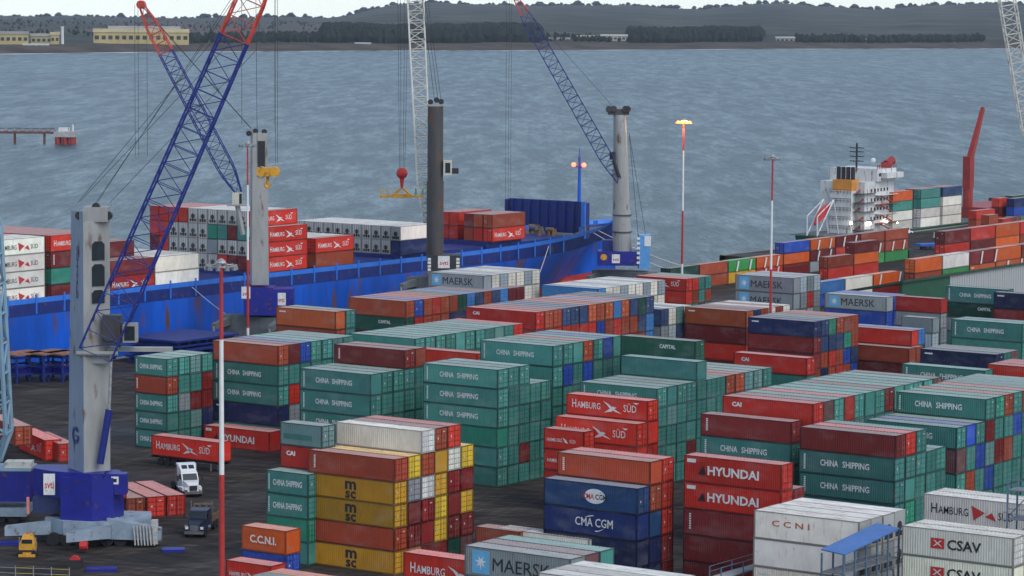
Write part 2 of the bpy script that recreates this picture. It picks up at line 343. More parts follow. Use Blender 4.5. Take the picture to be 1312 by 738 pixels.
def corr(mb, x0, x1, z0, z1, y, sgn, depth=.04, pitch=.28):   # corrugated wall in plane y, outward sgn
    n = max(2, int(round((x1-x0)/pitch))); p = (x1-x0)/n; xs = []
    for i in range(n):
        a = x0+i*p; xs += [(a, 0), (a+p*.28, 0), (a+p*.5, -depth), (a+p*.78, -depth)]
    xs.append((x1, 0)); vs = []
    for x, d in xs: vs += [(x, y+sgn*d, z0), (x, y+sgn*d, z1)]
    fs = [((2*i, 2*i+2, 2*i+3, 2*i+1) if sgn < 0 else (2*i, 2*i+1, 2*i+3, 2*i+2)) for i in range(len(xs)-1)]
    mb.add(vs, fs)
def corr_x(mb, y0, y1, z0, z1, x, sgn, depth=.045, pitch=.27):
    n = max(2, int(round((y1-y0)/pitch))); p = (y1-y0)/n; ys = []
    for i in range(n):
        a = y0+i*p; ys += [(a, 0), (a+p*.28, 0), (a+p*.5, -depth), (a+p*.78, -depth)]
    ys.append((y1, 0)); vs = []
    for y, d in ys: vs += [(x+sgn*d, y, z0), (x+sgn*d, y, z1)]
    fs = [((2*i, 2*i+2, 2*i+3, 2*i+1) if sgn > 0 else (2*i, 2*i+1, 2*i+3, 2*i+2)) for i in range(len(ys)-1)]
    mb.add(vs, fs)
WY = 1.219
CM = {}
def container_meshes(Ln, H, reefer=False):
    key = (Ln, H, reefer)
    if key in CM: return CM[key]
    X = Ln/2; d = {}
    w = MB()
    if reefer:
        for s in (-1, 1): w.box(-X+.06, X-.06, min(s*1.12, s*1.19), max(s*1.12, s*1.19), .16, H-.1)
        w.box(-X+.03, -X+.12, -1.12, 1.12, .16, H-.1)
    else:
        corr(w, -X+.14, X-.14, .16, H-.09, -WY+.012, -1); corr(w, -X+.14, X-.14, .16, H-.09, WY-.012, 1)
        corr_x(w, -1.10, 1.10, .16, H-.1, -X+.02, -1)
    w.box(-X+.05, X-.1, -1.15, 1.15, .12, .17)
    d['wall'] = w.mesh('wall')
    r = MB()
    if reefer: r.box(-X+.04, X-.04, -1.16, 1.16, H-.1, H-.02)
    else:
        n = int(Ln/.42); p = (Ln-.2)/n; xs = []
        for i in range(n):
            a = -X+.1+i*p; xs += [(a, 0), (a+p*.35, 0), (a+p*.5, -.03), (a+p*.85, -.03)]
        xs.append((X-.1, 0)); vs = []
        for x, dz in xs: vs += [(x, -1.17, H-.025+dz), (x, 1.17, H-.025+dz)]
        r.add(vs, [(2*i, 2*i+2, 2*i+3, 2*i+1) for i in range(len(xs)-1)])
    d['roof'] = r.mesh('roof')
    f = MB()
    for sx_ in (-1, 1):
        for sy_ in (-1, 1):
            x0, x1 = sorted((sx_*X, sx_*(X-.16))); y0, y1 = sorted((sy_*WY, sy_*(WY-.13)))
            f.box(x0, x1, y0, y1, .118, H-.118)
            x0, x1 = sorted((sx_*(X+.004), sx_*(X-.178))); y0, y1 = sorted((sy_*(WY+.004), sy_*(WY-.162)))
            f.box(x0, x1, y0, y1, 0, .118); f.box(x0, x1, y0, y1, H-.118, H)
        x0, x1 = sorted((sx_*(X-.002), sx_*(X-.12))); f.box(x0, x1, -WY+.16, WY-.16, .02, .15); f.box(x0, x1, -WY+.16, WY-.16, H-.11, H-.015)
    for sy_ in (-1, 1):
        y0, y1 = sorted((sy_*(WY-.002), sy_*(WY-.08))); f.box(-X+.178, X-.178, y0, y1, .02, .16); f.box(-X+.178, X-.178, y0, y1, H-.09, H-.012)
    d['frame'] = f.mesh('frame')
    if not reefer:
        for nm, s in (('dl', -1), ('dr', 1)):
            g = MB(); y0, y1 = sorted((s*.008, s*1.085))
            g.box(X-.09, X-.045, y0, y1, .15, H-.11)
            zz = [.15+(H-.26)*q for q in (0, .25, .5, .75, 1)]
            d[nm] = g.mesh('door'); g = MB()
            for a, b_ in zip(zz[:-1], zz[1:]): g.box(X-.046, X-.018, y0+.06, y1-.06, a+.06, b_-.06)
            d[nm+'s'] = g.mesh('door_panel')
            h = MB()
            for q in (.27, .80):
                h.rod((X+.008, s*q, .1), (X+.008, s*q, H-.08), .036, 5)
                h.box(X-.02, X+.03, s*q-.06, s*q+.06, 1.0, 1.06); 
                for zq in (.35, H-.35, H*.5): h.box(X-.03, X+.035, s*q-.07, s*q+.07, zq, zq+.09)
            h.box(X-.02, X+.03, min(s*.27, s*.80), max(s*.27, s*.80), 1.0, 1.05)
            d[nm+'b'] = h.mesh('locking_bar')
            p_ = MB()
            if s > 0:
                for zq, hq, wq in ((H-.62, .14, .38),): p_.box(X-.021, X-.016, .36, .36+wq, zq, zq+hq)
            else:
                p_.box(X-.021, X-.016, -.66, -.44, 1.25, 1.5)
            d[nm+'p'] = p_.mesh('data_plate')
    else:
        g = MB(); g.box(X-.18, X+.005, -1.08, 1.08, .16, H-.11); d['panel'] = g.mesh('machinery_panel')
        h = MB(); h.box(X+.005, X+.02, -.9, .9, .3, .85); d['grille'] = h.mesh('compressor_grille')
        h = MB(); h.rod((X, 0, 1.35), (X+.03, 0, 1.35), .5, 12); d['fan'] = h.mesh('fan')
    CM[key] = d; return d

def text_mesh(body, w, h, bold=0.0, spacing=1.0):
    c = bpy.data.curves.new('t', 'FONT'); c.body = body; c.size = 1; c.offset = bold; c.space_character = spacing; c.resolution_u = 2; c.align_x = 'LEFT'
    o = bpy.data.objects.new('t', c); COL.objects.link(o); bpy.context.view_layer.update()
    dg = bpy.context.evaluated_depsgraph_get(); me = bpy.data.meshes.new_from_object(o.evaluated_get(dg))
    bpy.data.objects.remove(o); bpy.data.curves.remove(c)
    xs = [v.co.x for v in me.vertices]; ys = [v.co.y for v in me.vertices]
    x0, x1, y0, y1 = min(xs), max(xs), min(ys), max(ys)
    V = [((v.co.x-x0)/(x1-x0)*w, (v.co.y-y0)/(y1-y0)*h) for v in me.vertices]; Fc = [tuple(p.vertices) for p in me.polygons]
    bpy.data.meshes.remove(me); return V, Fc
class Decal:                                   # flat paint on the -Y wall; x from left, z up, in metres from the lower left corner
    def __init__(s): s.l = []
    def text(s, body, x, z, w, h, m, bold=.012, sp=1.0):
        V, Fc = text_mesh(body, w, h, bold, sp); s.l.append((m, [(x+a, z+b) for a, b in V], Fc)); return s
    def poly(s, pts, m): s.l.append((m, pts, [tuple(range(len(pts)))])); return s
    def meshes(s, Ln):
        out = []; bym = {}
        for m, V, Fc in s.l:
            A = bym.setdefault(m.name, (m, [], [])); o = len(A[1]); A[1].extend(V); A[2].extend([tuple(o+i for i in f) for f in Fc])
        lay = 0
        for m, V, Fc in bym.values():
            y = WY+.006+.004*lay; lay += 1
            pair = []
            for sd in (0, 1):
                vs = [(Ln/2-a, y, b) for a, b in V] if sd else [(a-Ln/2, -y, b) for a, b in V]
                me = bpy.data.meshes.new('lettering'); me.from_pydata(vs, [], list(Fc)); me.materials.append(m); pair.append(me)
            out.append(pair)
        return out
def vert_marks(d, x, z0, z1, n, w=.28, m=None):
    m = m or M_WHITE; st = (z1-z0)/n
    for i in range(n): d.poly([(x, z0+i*st), (x+w, z0+i*st), (x+w, z0+(i+.72)*st), (x, z0+(i+.72)*st)], m)
    return d
DEC = {}
def decal(key, Ln, H):
    k2 = (key, Ln, H)
    if k2 in DEC: return DEC[k2]
    d = Decal(); s = Ln/12.19
    if key == 'china':
        if Ln > 8: d.text('CHINA', 2.75, H*.38, 2.3, .72, M_WHITE, .02); d.text('SHIPPING', 5.6, H*.38, 3.4, .72, M_WHITE, .02); vert_marks(d, .62, .45, H-.35, 8, .22)
        else: d.text('CHINA SHIPPING', .95, H*.36, 4.2, .7, M_WHITE, .02); vert_marks(d, .3, .45, H-.35, 8, .16)
    elif key == 'hsud':
        if Ln > 8:
            d.text('H', .9, .95, .62, 1.05, M_WHITE, .012); d.text('AMBURG', 1.65, .95, 3.5, .82, M_WHITE, .008)
            d.text('SÜD', 8.6, .95, 1.9, 1.1, M_WHITE, .006)
            d.poly([(5.5,2.1),(6.4,1.75),(7.3,1.15),(8.4,.62),(7.4,.85),(6.6,1.15),(6.1,1.65)], M_WHITE)
            d.poly([(5.7,.62),(6.5,1.15),(7.0,1.5),(7.6,1.35),(7.0,1.1),(6.9,.85)], M_WHITE); d.poly([(10.0,2.2),(10.9,2.2),(10.45,1.95)], M_WHITE)
        else:
            d.text('HAMBURG', .5, 1.0, 2.3, .45, M_WHITE, .008); d.poly([(2.9,1.6),(3.4,1.3),(3.7,.9),(3.2,1.0)], M_WHITE); d.text('SÜD', 3.9, 1.0, .9, .5, M_WHITE, .008)
    elif key == 'hsudw':
        d.text('H', .9, .95, .7, 1.05, M_BLACK, .008); d.text('AMBURG', 1.75, .95, 3.5, .82, M_BLACK, .004); d.text('SÜD', 8.7, .9, 1.8, 1.0, M_BLACK, .004)
        d.poly([(5.6,2.15),(7.2,1.5),(5.9,.6)], M_LRED); d.poly([(7.2,1.1),(8.0,1.6),(8.5,.7)], M_LRED)
    elif key == 'hyundai':
        d.text('HYUNDAI', 3.0, H*.32, 6.4, 1.0, M_WHITE, .03); d.poly([(1.8,H*.32),(2.8,H*.32),(2.45,H*.32+1.0)], M_BLACK)
        d.poly([(.4,H-.75),(1.5,H-.75),(1.5,H-.35),(.4,H-.35)], M_WHITE)
    elif key == 'maersk':
        d.poly([(.9,.35),(2.9,.35),(2.9,H-.3),(.9,H-.3)], M_LBLUE)
        st = []
        for i in range(14):
            a = math.pi*i/7+.2; r = .72 if i % 2 == 0 else .26; st.append((1.9+r*math.cos(a), H*.5+r*math.sin(a)))
        d.l.append((M_WHITE, [(1.9, H*.5)]+st, [(0, 1+i, 1+(i+1) % 14) for i in range(14)]))
        d.text('MAERSK', 3.3, H*.27, 6.6, 1.25, M_BLACK, .0)
    elif key == 'msc':
        d.text('m', 5.3, H*.47, 1.6, .95, M_BLACK, .035); d.text('sc', 5.35, H*.08, 1.5, .85, M_BLACK, .03)
    elif key == 'cma':
        d.text('CMA CGM', 4.2, H*.36, 4.9, .95, M_WHITE, .012)
        d.poly([(5.4,2.0),(6.0,2.25),(6.6,2.33),(6.6,2.24),(6.0,2.1)], M_WHITE); d.poly([(6.7,.62),(7.3,.7),(8.0,.95),(7.4,.62),(6.9,.52)], M_WHITE)
    elif key == 'globe':
        c0 = (6.7, H*.52); d.l.append((M_WHITE, [c0]+[(c0[0]+1.35*math.cos(2*math.pi*i/18), c0[1]+.82*math.sin(2*math.pi*i/18)) for i in range(18)], [(0,1+i,1+(i+1)%18) for i in range(18)]))
        d.text('CMA', 5.1, H*.4, 1.5, .6, M_LRED, .03); d.text('CGM', 6.75, H*.4, 1.5, .6, M_BLACK, .03)
    elif key == 'ccniw': d.text('C C N I', 2.1, H*.5, 4.4, .62, M_LORANGE, .02)
    elif key == 'ccni': d.text('C.C.N.I.', 1.15, .9, 3.6, .85, M_WHITE, .03)
    elif key == 'csav':
        d.text('CSAV', 5.0, H*.34, 3.7, 1.05, M_BLACK, .025); d.poly([(3.2,H*.34),(4.7,H*.34),(4.7,H*.34+1.05),(3.2,H*.34+1.05)], M_LRED)
        d.text('X', 3.45, H*.42, 1.0, .6, M_WHITE, .0)
    elif key == 'cai': d.text('CAI', .8*s+.5, H-1.15, 1.3, .55, M_WHITE, .05)
    elif key == 'capital': d.text('CAPITAL', 6.4, H*.55, 2.6, .55, M_WHITE, .03)
    elif key == 'vert': vert_marks(d, .75*s, .65, H-.45, 7, .24)
    elif key == 'mark': d.poly([(.7,H-.72),(2.0,H-.72),(2.0,H-.5),(.7,H-.5)], M_WHITE)
    elif key == 'stripe': d.poly([(.5,.8),(4.6,.8),(4.6,1.35),(.5,1.35)], mat('stripe_green', (.04,.16,.13)))
    elif key == 'redlogo': d.poly([(2.2,1.0),(4.2,1.0),(4.2,1.65),(2.2,1.65)], M_LORANGE)
    DEC[k2] = d.meshes(Ln); return DEC[k2]

# code -> (paint, colour word, decal, reefer)
TEAL = (.056,.228,.190)
CODE = {
 'C': (TEAL, 'teal', 'china', 0), 'T': (TEAL, 'teal', None, 0), 't': ((.03,.26,.17), 'sea green', None, 0), 'S': ((.14,.25,.23), 'grey teal', 'stripe', 0), 's': ((.13,.26,.24), 'pale teal', None, 0),
 'H': ((.60,.030,.014), 'bright red', 'hsud', 0), 'R': ((.54,.034,.018), 'red', None, 0), 'c': ((.46,.022,.013), 'red', 'cai', 0), 'E': ((.55,.026,.013), 'red', 'hyundai', 0),
 'M': ((.17,.017,.016), 'maroon', None, 0), 'm': ((.19,.02,.018), 'maroon', 'vert', 0), 'B': ((.34,.060,.024), 'rust red', None, 0), 'b': ((.34,.050,.020), 'rust red', 'vert', 0), 'r': ((.22,.015,.014), 'dark red', None, 0),
 'O': ((.70,.12,.018), 'orange', None, 0), 'o': ((.78,.12,.012), 'orange', 'ccni', 0), 'q': ((.45,.085,.022), 'burnt orange', 'mark', 0),
 'Y': ((.62,.31,.016), 'yellow', 'msc', 0), 'y': ((.66,.36,.025), 'yellow', None, 0),
 'W': ((.80,.75,.64), 'white', None, 0), 'w': ((.80,.76,.67), 'white', 'hsudw', 0), 'V': ((.72,.66,.55), 'off white', 'csav', 0), 'I': ((.70,.66,.58), 'white', 'ccniw', 0), 'J': ((.68,.63,.54), 'cream', 'mark', 0),
 'F': ((.82,.78,.68), 'white refrigerated', None, 1), 'f': ((.74,.72,.62), 'cream refrigerated', 'hsudw', 1), 'Z': ((.82,.76,.63), 'cream refrigerated', 'ccniw', 1),
 'G': ((.24,.27,.28), 'grey', None, 0), 'K': ((.27,.285,.29), 'grey', 'maersk', 0), 'g': ((.36,.42,.45), 'pale grey', None, 0), 'Q': ((.2,.23,.25), 'grey', 'redlogo', 0),
 'N': ((.012,.022,.095), 'navy', None, 0), 'n': ((.03,.06,.15), 'slate blue', None, 0), 'k': ((.012,.02,.085), 'navy', 'mark', 0), 'U': ((.02,.07,.36), 'blue', None, 0), 'L': ((.05,.2,.48), 'light blue', None, 0),
 'A': ((.012,.03,.13), 'dark blue', 'cma', 0), 'X': ((.015,.06,.17), 'blue', 'globe', 0),
 'D': ((.012,.072,.048), 'dark green', None, 0), 'd': ((.012,.07,.047), 'dark green', 'capital', 0), 'P': ((.16,.075,.07), 'purple brown', None, 0), 'a': ((.05,.3,.08), 'bright green', None, 0),
}
TEXTY = {'china':'white lettering','hsud':'white lettering and wing emblem','hyundai':'big white letters','maersk':'star panel and black letters','msc':'black letters','cma':'big white letters','globe':'white globe emblem','ccni':'white letters','ccniw':'orange letters','csav':'black letters and red square','cai':'small white letters','capital':'small white lettering','vert':'a white vertical mark','hsudw':'black lettering and red wings','stripe':'a green stripe','mark':'a small white mark','redlogo':'a red patch'}
ORD = ['top','second','third','fourth','fifth','sixth','seventh','eighth','ninth','tenth']
ROWW = ['front','second','third','fourth','fifth','sixth','seventh','eighth','ninth','tenth','eleventh','twelfth','thirteenth','fourteenth','fifteenth','sixteenth']
CONT = []     # dict(x,y,z,L,H,code,rz,label,door)
def add_cont(x, y, z, Ln, H, code, rz, label, door=True, grp='shipping containers stacked in the yard'):
    CONT.append(dict(x=x, y=y, z=z, L=Ln, H=H, code=code, rz=rz, label=label, door=door, grp=grp))
GAP = 2.50
def block(name, px, ztop, cols, L=12.19, hts=None, corner='NR', fill='TTBRMTN', side=1, along='y', grp='shipping containers stacked in the yard'):
    """corner: NR = near right top corner of the front column at pixel px, NL = front left top corner. cols: list of strings
    (codes from the top down) or dicts; each column steps one container width away from the camera along +Y."""
    p = atz(px[0], px[1], ztop); hts = hts or [2.59]*5
    x1 = p.x if corner == 'NR' else p.x+L
    y0 = p.y
    rr = random.Random(name)
    for i, c in enumerate(cols):
        if c is None: continue
        if isinstance(c, str): c = dict(s=c)
        Lc = c.get('L', L); hs_ = c.get('h', hts); n = c.get('n', len(hs_)); s = c['s']; X1 = x1+c.get('dx', 0)
        if 'L' in c and corner == 'NR' and not c.get('right'): X1 = x1-L+Lc+c.get('dx', 0)
        z = 0; zs = []
        for t in range(n): zs.append((z, hs_[t])); z += hs_[t]
        for t in range(n):
            k = n-1-t; code = s[t] if t < len(s) else rr.choice(fill)
            if code == '.': continue
            jx = rr.uniform(-.05, .05); jy = rr.uniform(-.02, .02)
            cw, tx = CODE[code][1], TEXTY.get(CODE[code][2])
            lab = f"{cw} container"+(f" with {tx}" if tx else '')+f", {ORD[t]} tier, {ROWW[i]} row, {name}"
            if len(lab.split()) > 16: lab = f"{cw} container, {ORD[t]} tier, {ROWW[i]} row, {name}"
            add_cont(X1-Lc/2+jx, y0+1.22+i*GAP+jy, zs[k][0], Lc, zs[k][1], code, 0, lab, door=rr.random() < c.get('door', .72), grp=grp)
    return x1, y0
S5=[2.59]*5; S6=[2.59]*6; H5=[2.9]*5; H4=[2.9]*4; H6=[2.9]*6
TT = 'TTTTTTTTtsG'
# front of the yard, left to right
block('yellow and maroon stack', (505.6,588.5), 12.95, [dict(s='bYYbY'), dict(s='yGmmy'), dict(s='WBWrrr',n=6), dict(s='Byyyyr',n=6), dict(s='RWrMMD',n=6), dict(s='yryMP')], hts=S5+[2.59])if 0 else None
def n5(s, **k): return dict(s=s, n=5, **k)
def n6(s, **k): return dict(s=s, n=6, **k)
block('yellow and maroon stack', (505.6,588.5), 12.95, [n5('bYYbY'), n5('yGmmy'), n6('WBWrrr'), n6('Byyyyr'), n6('RWrMMD'), n5('yryMP')], hts=S6)
block('short teal stack beside yellow', (394.6,608), 10.36, [dict(s='CCtT',n=4), dict(s='ScTTTT',n=6), dict(s='NNTTT',n=5)], L=6.06, hts=S6)
block('low orange stack by asphalt', (366,680.5), 7.77, [dict(s='oUR',n=3)], L=6.06, hts=S5)
block('red pair by striped mast', (289,717), 5.18, [dict(s='HR',n=2)], L=6.06, hts=S5, corner='NL')
block('bottom edge orange pair', (322,737), 5.18, [dict(s='DT',n=2), dict(s='OB',n=2)], hts=S5, corner='NL')
block('front grey starred row', (731,716.5), 11.6, [dict(s='KGGG'), dict(s='PMBG'), dict(s='TTMB')], hts=H4)
block('red row beside grey', (517,707), 8.7, [dict(s='HRM')], hts=[2.9]*3, corner='NL')
block('low pale pair behind grey', (637,676), 5.18, [dict(s='WG',n=2)], hts=S5, corner='NL')
block('low rust pair behind grey', (609,674), 5.18, [dict(s='BM',n=2)], hts=S5, corner='NL', L=6.06)
block('dark blue lettered stack', (816.6,626), 11.29, [dict(s='XANN',n=4), dict(s='bBXNN',n=5), dict(s='RRRMM',n=5)], hts=[2.59,2.9,2.9,2.9,2.59])
pA = atz(830.5,514,14.19)
block('stepped red stack', pix((pA.x, pA.y-2*GAP, 14.19)), 14.19, [dict(s='HHRr',n=4,h=S5,L=6.06), dict(s='HHRr',n=4), dict(s='HHRrr',n=5)], hts=[2.9,2.9,2.9,2.9,2.59])
p5 = atz(747.8,717.8,11.6)
block('white roofs at bottom edge', pix((p5.x, p5.y-3*GAP+.06, 11.6)), 11.6, [dict(s='FFFF'), dict(s='FFFF'), dict(s='FFFF')], hts=H4, corner='NL')
block('big red lettered stack', (1002,595.8), 14.5, [dict(s='EEmMM'), dict(s='rMrMM',n=4)], hts=H5)
block('maroon topped teal stack', (1014,540.7), 15.54, [dict(s='mCCTTT',n=6), dict(s='TTMTTT',n=4)], hts=S6)
block('white refrigerated stack', (1101,669), 11.6, [dict(s='ZFJF'), dict(s='FFFF'), dict(s='FFFF'), dict(s='FFFF')], hts=H4)
block('lower right white stack', (1298.8,689.7), 11.6, [dict(s='VVWW'), dict(s='WWWW')], hts=H4)
block('white stack behind black letters', (1184,632), 11.6, [dict(s='wwWW'), dict(s='WWWW')], hts=H4, corner='NL')
# middle right
block('red roofed teal stack', (1147.6,558.5), 15.54, [n6('MCCTTT'), n6('RTTtrT'), n6('TTTTNT'), n5('TTTTT'), n5('TTsTT')], hts=S6, fill=TT)
pD = atz(1263.5,511.5,16.78)
block('teal block at right edge', pix((pD.x, pD.y-3*GAP, 16.78)), 16.78, [n5('CPTTT'), n5('UTBTT'), n5('TUTTT'), n6('CrsUTT'), n6('tTrTTT'), n6('BTBTTT'), n6('TUTTTT'), n6('BTTTTT'), n6('TTTTTT'), n6('TTBTTT'), n6('TTTTTT'), n6('sTTTTT')], hts=[2.9,2.9,2.9,2.9,2.59,2.59], fill=TT)
pC = atz(1042,517.5,17.4)
block('long roofed teal block', (1042,517.5), 17.4, [n6('cR'), n6('P'), n6('T'), n6('R'), n6('T'), n6('T'), n6('T'), n6('M'), n6('T'), n6('T'), n6('T'), n6('T'), n6('P')], hts=H6, fill=TT+'TM')
0 and block('flat roofs behind dark green', pix((pC.x-12.45, pC.y-1, 17.4)), 17.4, [None, None, n6('T'), n6('T'), n6('B'), n6('B'), n6('s'), n6('T'), n6('s')], hts=H6, fill=TT)
block('teal block behind red stack', (842,498), 12.95, [n5('CTTTT'), n5('TsTTT'), n5('TTTTT'), n5('TTTMT'), n6('TTTTTT'), n5('TTTTT'), n5('TTTTT'), n5('BTTTT'), n5('BTTTT'), n5('sTTTT'), n5('sTTTT'), n5('TTTTT')], hts=S6, fill='TTTTt')
block('tall teal corner stack', (637.8,473.7), 15.54, [n6('CCCtTT'), n6('TTTTTT'), n6('TTTTMT'), n5('TTTTT'), n5('TTTTT')], hts=S6, fill='TTTTt')
block('teal and blue block', (708.5,443.4), 16.78, [n6('CTTTTT'), n6('TUTTTT'), n6('TTTTTT'), n6('BUTTTT'), n6('TTTTTT'), n6('UTTTTT'), n6('TTTTTT')], hts=[2.59,2.9,2.9,2.59,2.9,2.9], fill='TTTTN')
block('dark green long stack', (890.7,437.5), 17.4, [dict(s='dDDTTT')], hts=H6)
block('maroon topped left stack', (475,479.8), 13.57, [n5('CCCTT'), n5('TTTTT'), n5('TTTTT'), n6('mTTTTT'), n6('BTTTTT')], hts=[2.59,2.59,2.59,2.9,2.9,2.59], fill=TT)
block('rust topped block by mast', (356.2,443.3), 14.5, [n5('BCCkT'), n5('MTHGT'), n5('UTTTT'), n5('TTTTT'), n5('TTTTT'), n5('sTTTT'), n5('TTTTT')], hts=H5, fill=TT)
block('small teal stack near crane', (213.7,460), 12.95, [n5('CbCCC'), n5('TTGTT'), n5('sTrsT'), n5('TrrNN')], L=6.06, hts=S5)
block('orange stack near quay', (430.5,399.5), 14.5, [dict(s='qBTTT'), dict(s='TTBTT')], hts=H5)
block('teal roofs in middle', (532.2,434), 14.5, [n5('T')]*8+[n5('sT'), n5('TT'), n5('RT')], hts=H5, fill=TT)
block('pink roof before teal roofs', (612,453), 13.2, [dict(s='RTTTT')], hts=[2.59]*4+[2.84])
block('long rust row near ship', (520,386), 13.26, [n5('Bdr'), n5('UR'), n5('BB'), n5('RB'), n5('qB'), n5('BN'), n5('DN'), n5('LB'), n5('nB'), n5('BB'), n5('nN'), n5('LN'), n5('MB'), n5('MM')], hts=[2.59,2.59,2.59,2.59,2.9], fill='BRMNTB')
block('long mixed row in middle', (686.8,400), 14.5, [n5('cRR'), n5('BRB'), n5('BRB'), n5('nRR'), n5('nRB'), n5('nRR'), n5('qRB'), n5('BUR'), n5('qBM'), n5('LRB'), n5('qBR'), n5('nBR'), n5('DnB'), n5('nLL')], hts=H5, L=13.72, fill='BRMNB')
block('grey starred row by ship', (548.5,348.5), 15.54, [n6('K')]+[n6('W'), n6('g'), n6('W'), n6('W'), n6('g'), n6('W')], hts=S6, corner='NL', fill='WGK')
block('white row behind blue', (766,370), 12.95, [n5('LU'), n5('Wg'), n5('WW'), n5('gW'), n5('WW'), n5('WW'), n5('gW'), n5('WW'), n5('gW')], hts=S5, fill='WG')
block('red and teal back stack', (879,357.5), 7.77, [dict(s='HR'), dict(s='RB'), dict(s='TT'), dict(s='TB')], hts=[2.59]*3)
block('pale row behind dark green', (847,396.5), 11.6, [dict(s='nGnN'), dict(s='WgGg'), dict(s='snWg'), dict(s='WWgn')], hts=H4, fill='WGn')
block('burnt orange stack', (956,398.7), 11.6, [dict(s='qMRM'), dict(s='kBMN'), dict(s='B'), dict(s='W'), dict(s='B'), dict(s='W')], hts=H4)
block('navy block by mast', (1042.8,412.2), 12.95, [n5('kMMBN'), n5('nnBNB'), n5('tnRBN'), n5('BnBRB'), n5('BtUBN'), n5('BBnUB')], hts=S5, fill='BRNM')
block('long red single column', (1034,459), 12.95, [n5('cTTBT')], hts=S5)
block('starred grey pair by mast', (1016.8,356.3), 14.5, [dict(s='KKGGB'), dict(s='gGGG'), dict(s='GRgG'), dict(s='gGGG')], hts=H5, fill='GG')
block('grey row under blue roof', (1057,375.5), 12.95, [dict(s='KUGG'), dict(s='UUGG'), dict(s='UnG')], hts=S5, corner='NL')
block('maroon stack near shed', (1205.7,383), 12.95, [dict(s='cGGGG')], hts=S5)
block('small grey stack', (1155.5,392), 10.4, [dict(s='QgGG',n=4), dict(s='GGGG',n=4)], L=6.06, hts=[2.6]*4)
block('grey low stack', (1195,408), 10.36, [dict(s='GgG',n=4)], L=6.06, hts=[2.59]*4)
block('red and blue small stack', (1168,424), 9.4, [dict(s='RBG',n=3,h=[3.13]*3) , dict(s='LnG',n=3,h=[3.13]*3)], L=9.0, hts=[3.13]*3) if 0 else block('red and blue small stack', (1168,424), 10.36, [dict(s='RBGB',n=4), dict(s='LnGB',n=4)], hts=S5, L=12.19)
block('rust stack by tyre', (1165,446.5), 7.77, [dict(s='BMR',n=3), dict(s='BMR',n=3)], hts=S5, L=12.19)
block('teal stack before shed', (1212,366), 13.26, [dict(s='CdGTT')], hts=[2.59,2.59,2.59,2.59,2.9], corner='NL')
block('navy stack before shed', (1273.5,374), 13.26, [dict(s='kMGTT')], hts=[2.59,2.59,2.59,2.59,2.9], corner='NL')
block('teal lettered stack far right', (1219,408.5), 14.5, [dict(s='CTTNN'), dict(s='TTTTT')], hts=H5, corner='NL')
block('navy topped stack', (1179,446.5), 13.26, [dict(s='kTTTT'), dict(s='TTTTT'), dict(s='PTTTT')], hts=[2.59,2.59,2.59,2.59,2.9], corner='NL')
block('red roof at right edge', (1265,466), 16.0, [dict(s='RTTTTT'), dict(s='RTTTTT'), dict(s='RTTTTT')], hts=[2.59,2.59,2.59,2.59,2.59,3.05], corner='NL')
block('half hidden teal stack', (1156,466), 15.54, [n6('CTTTTT')], hts=S6, corner='NL')
# ------------------------------------------------------------------ ships and everything standing along the quay
M_SHIPB = mat('ship_blue', (.004,.085,.48), .42, var=.38, scale=.16, rust=.32, stretch=.25)
M_SHIPD = mat('ship_dark_blue', (.006,.022,.16), .5, var=.25, scale=.5, rust=.1)
M_SHIPL = mat('ship_rail_blue', (.03,.17,.62), .45, var=.15, scale=.5)
M_BOOT = mat('boot_top_red', (.42,.03,.02), .6, var=.25, scale=.3)
M_DECKG = mat('deck_grey', (.10,.11,.12), .8, var=.35, scale=.5)
XS, XC = -366.2, -382.0
ship = thing('container_ship', 'long bright blue container ship moored along the quay behind the cranes', 'ship', (XC, 450, SEA_Z))
def hull_half(y, z):          # half breadth at length y and height z (absolute), flared bow
    B = 15.8
    t0 = 500+ (z-SEA_Z)*.6; tip = 566+z*1.58 if z > 0 else 566+z*.3
    if y <= t0: return B
    if y >= tip: return 0.02
    q = (y-t0)/(tip-t0); return max(.02, B*(1-q**(1.25+.085*(z+4))))
ys = [150, 250, 330]+[360+10*i for i in range(14)]+[500+4*i for i in range(23)]
def rail_z(y): return 11.7+max(0, (y-500)/86)**1.6*1.8
lev = [SEA_Z-1, SEA_Z+1.5, 1.0, 4.5, 8.7]
def skin(z0i, zs_fn, name, m, par):
    mb = MB()
    for s in (-1, 1):
        rr_ = []
        for y in ys:
            rr_.append([(s*hull_half(y, z), y-450, z-SEA_Z) for z in zs_fn(y)])
        mb.loft(rr_, closed=False, caps=False)
    return mb.build(name, m, par, smooth=True)
zbt = lambda y: -2.8+4.4*(y-350)/225      # trimmed by the stern: the red boot top rises towards the bow
skin(0, lambda y: [-5, min(-4.4, zbt(y)-.5)]+[-4.4+(zbt(y)+4.4)*q for q in (.33, .66, 1)], 'boot_top', M_BOOT, ship)
skin(0, lambda y: [zbt(y)+(8.7-zbt(y))*q for q in (0, .25, .5, .75, 1)], 'hull', M_SHIPB, ship)
skin(0, lambda y: [8.7, rail_z(y)-.9], 'bulwark', M_SHIPD, ship)
skin(0, lambda y: [rail_z(y)-.9, rail_z(y)], 'rail_strake', M_SHIPL, ship)
dk = MB(); rr_ = [[(-hull_half(y, 10)+.1, y-450, 10.6+max(0,(y-540)*.035)-SEA_Z), (hull_half(y, 10)-.1, y-450, 10.6+max(0,(y-540)*.035)-SEA_Z)] for y in ys]
dk.loft(rr_, closed=False, caps=False); dk.build('deck', M_DECKG, ship)
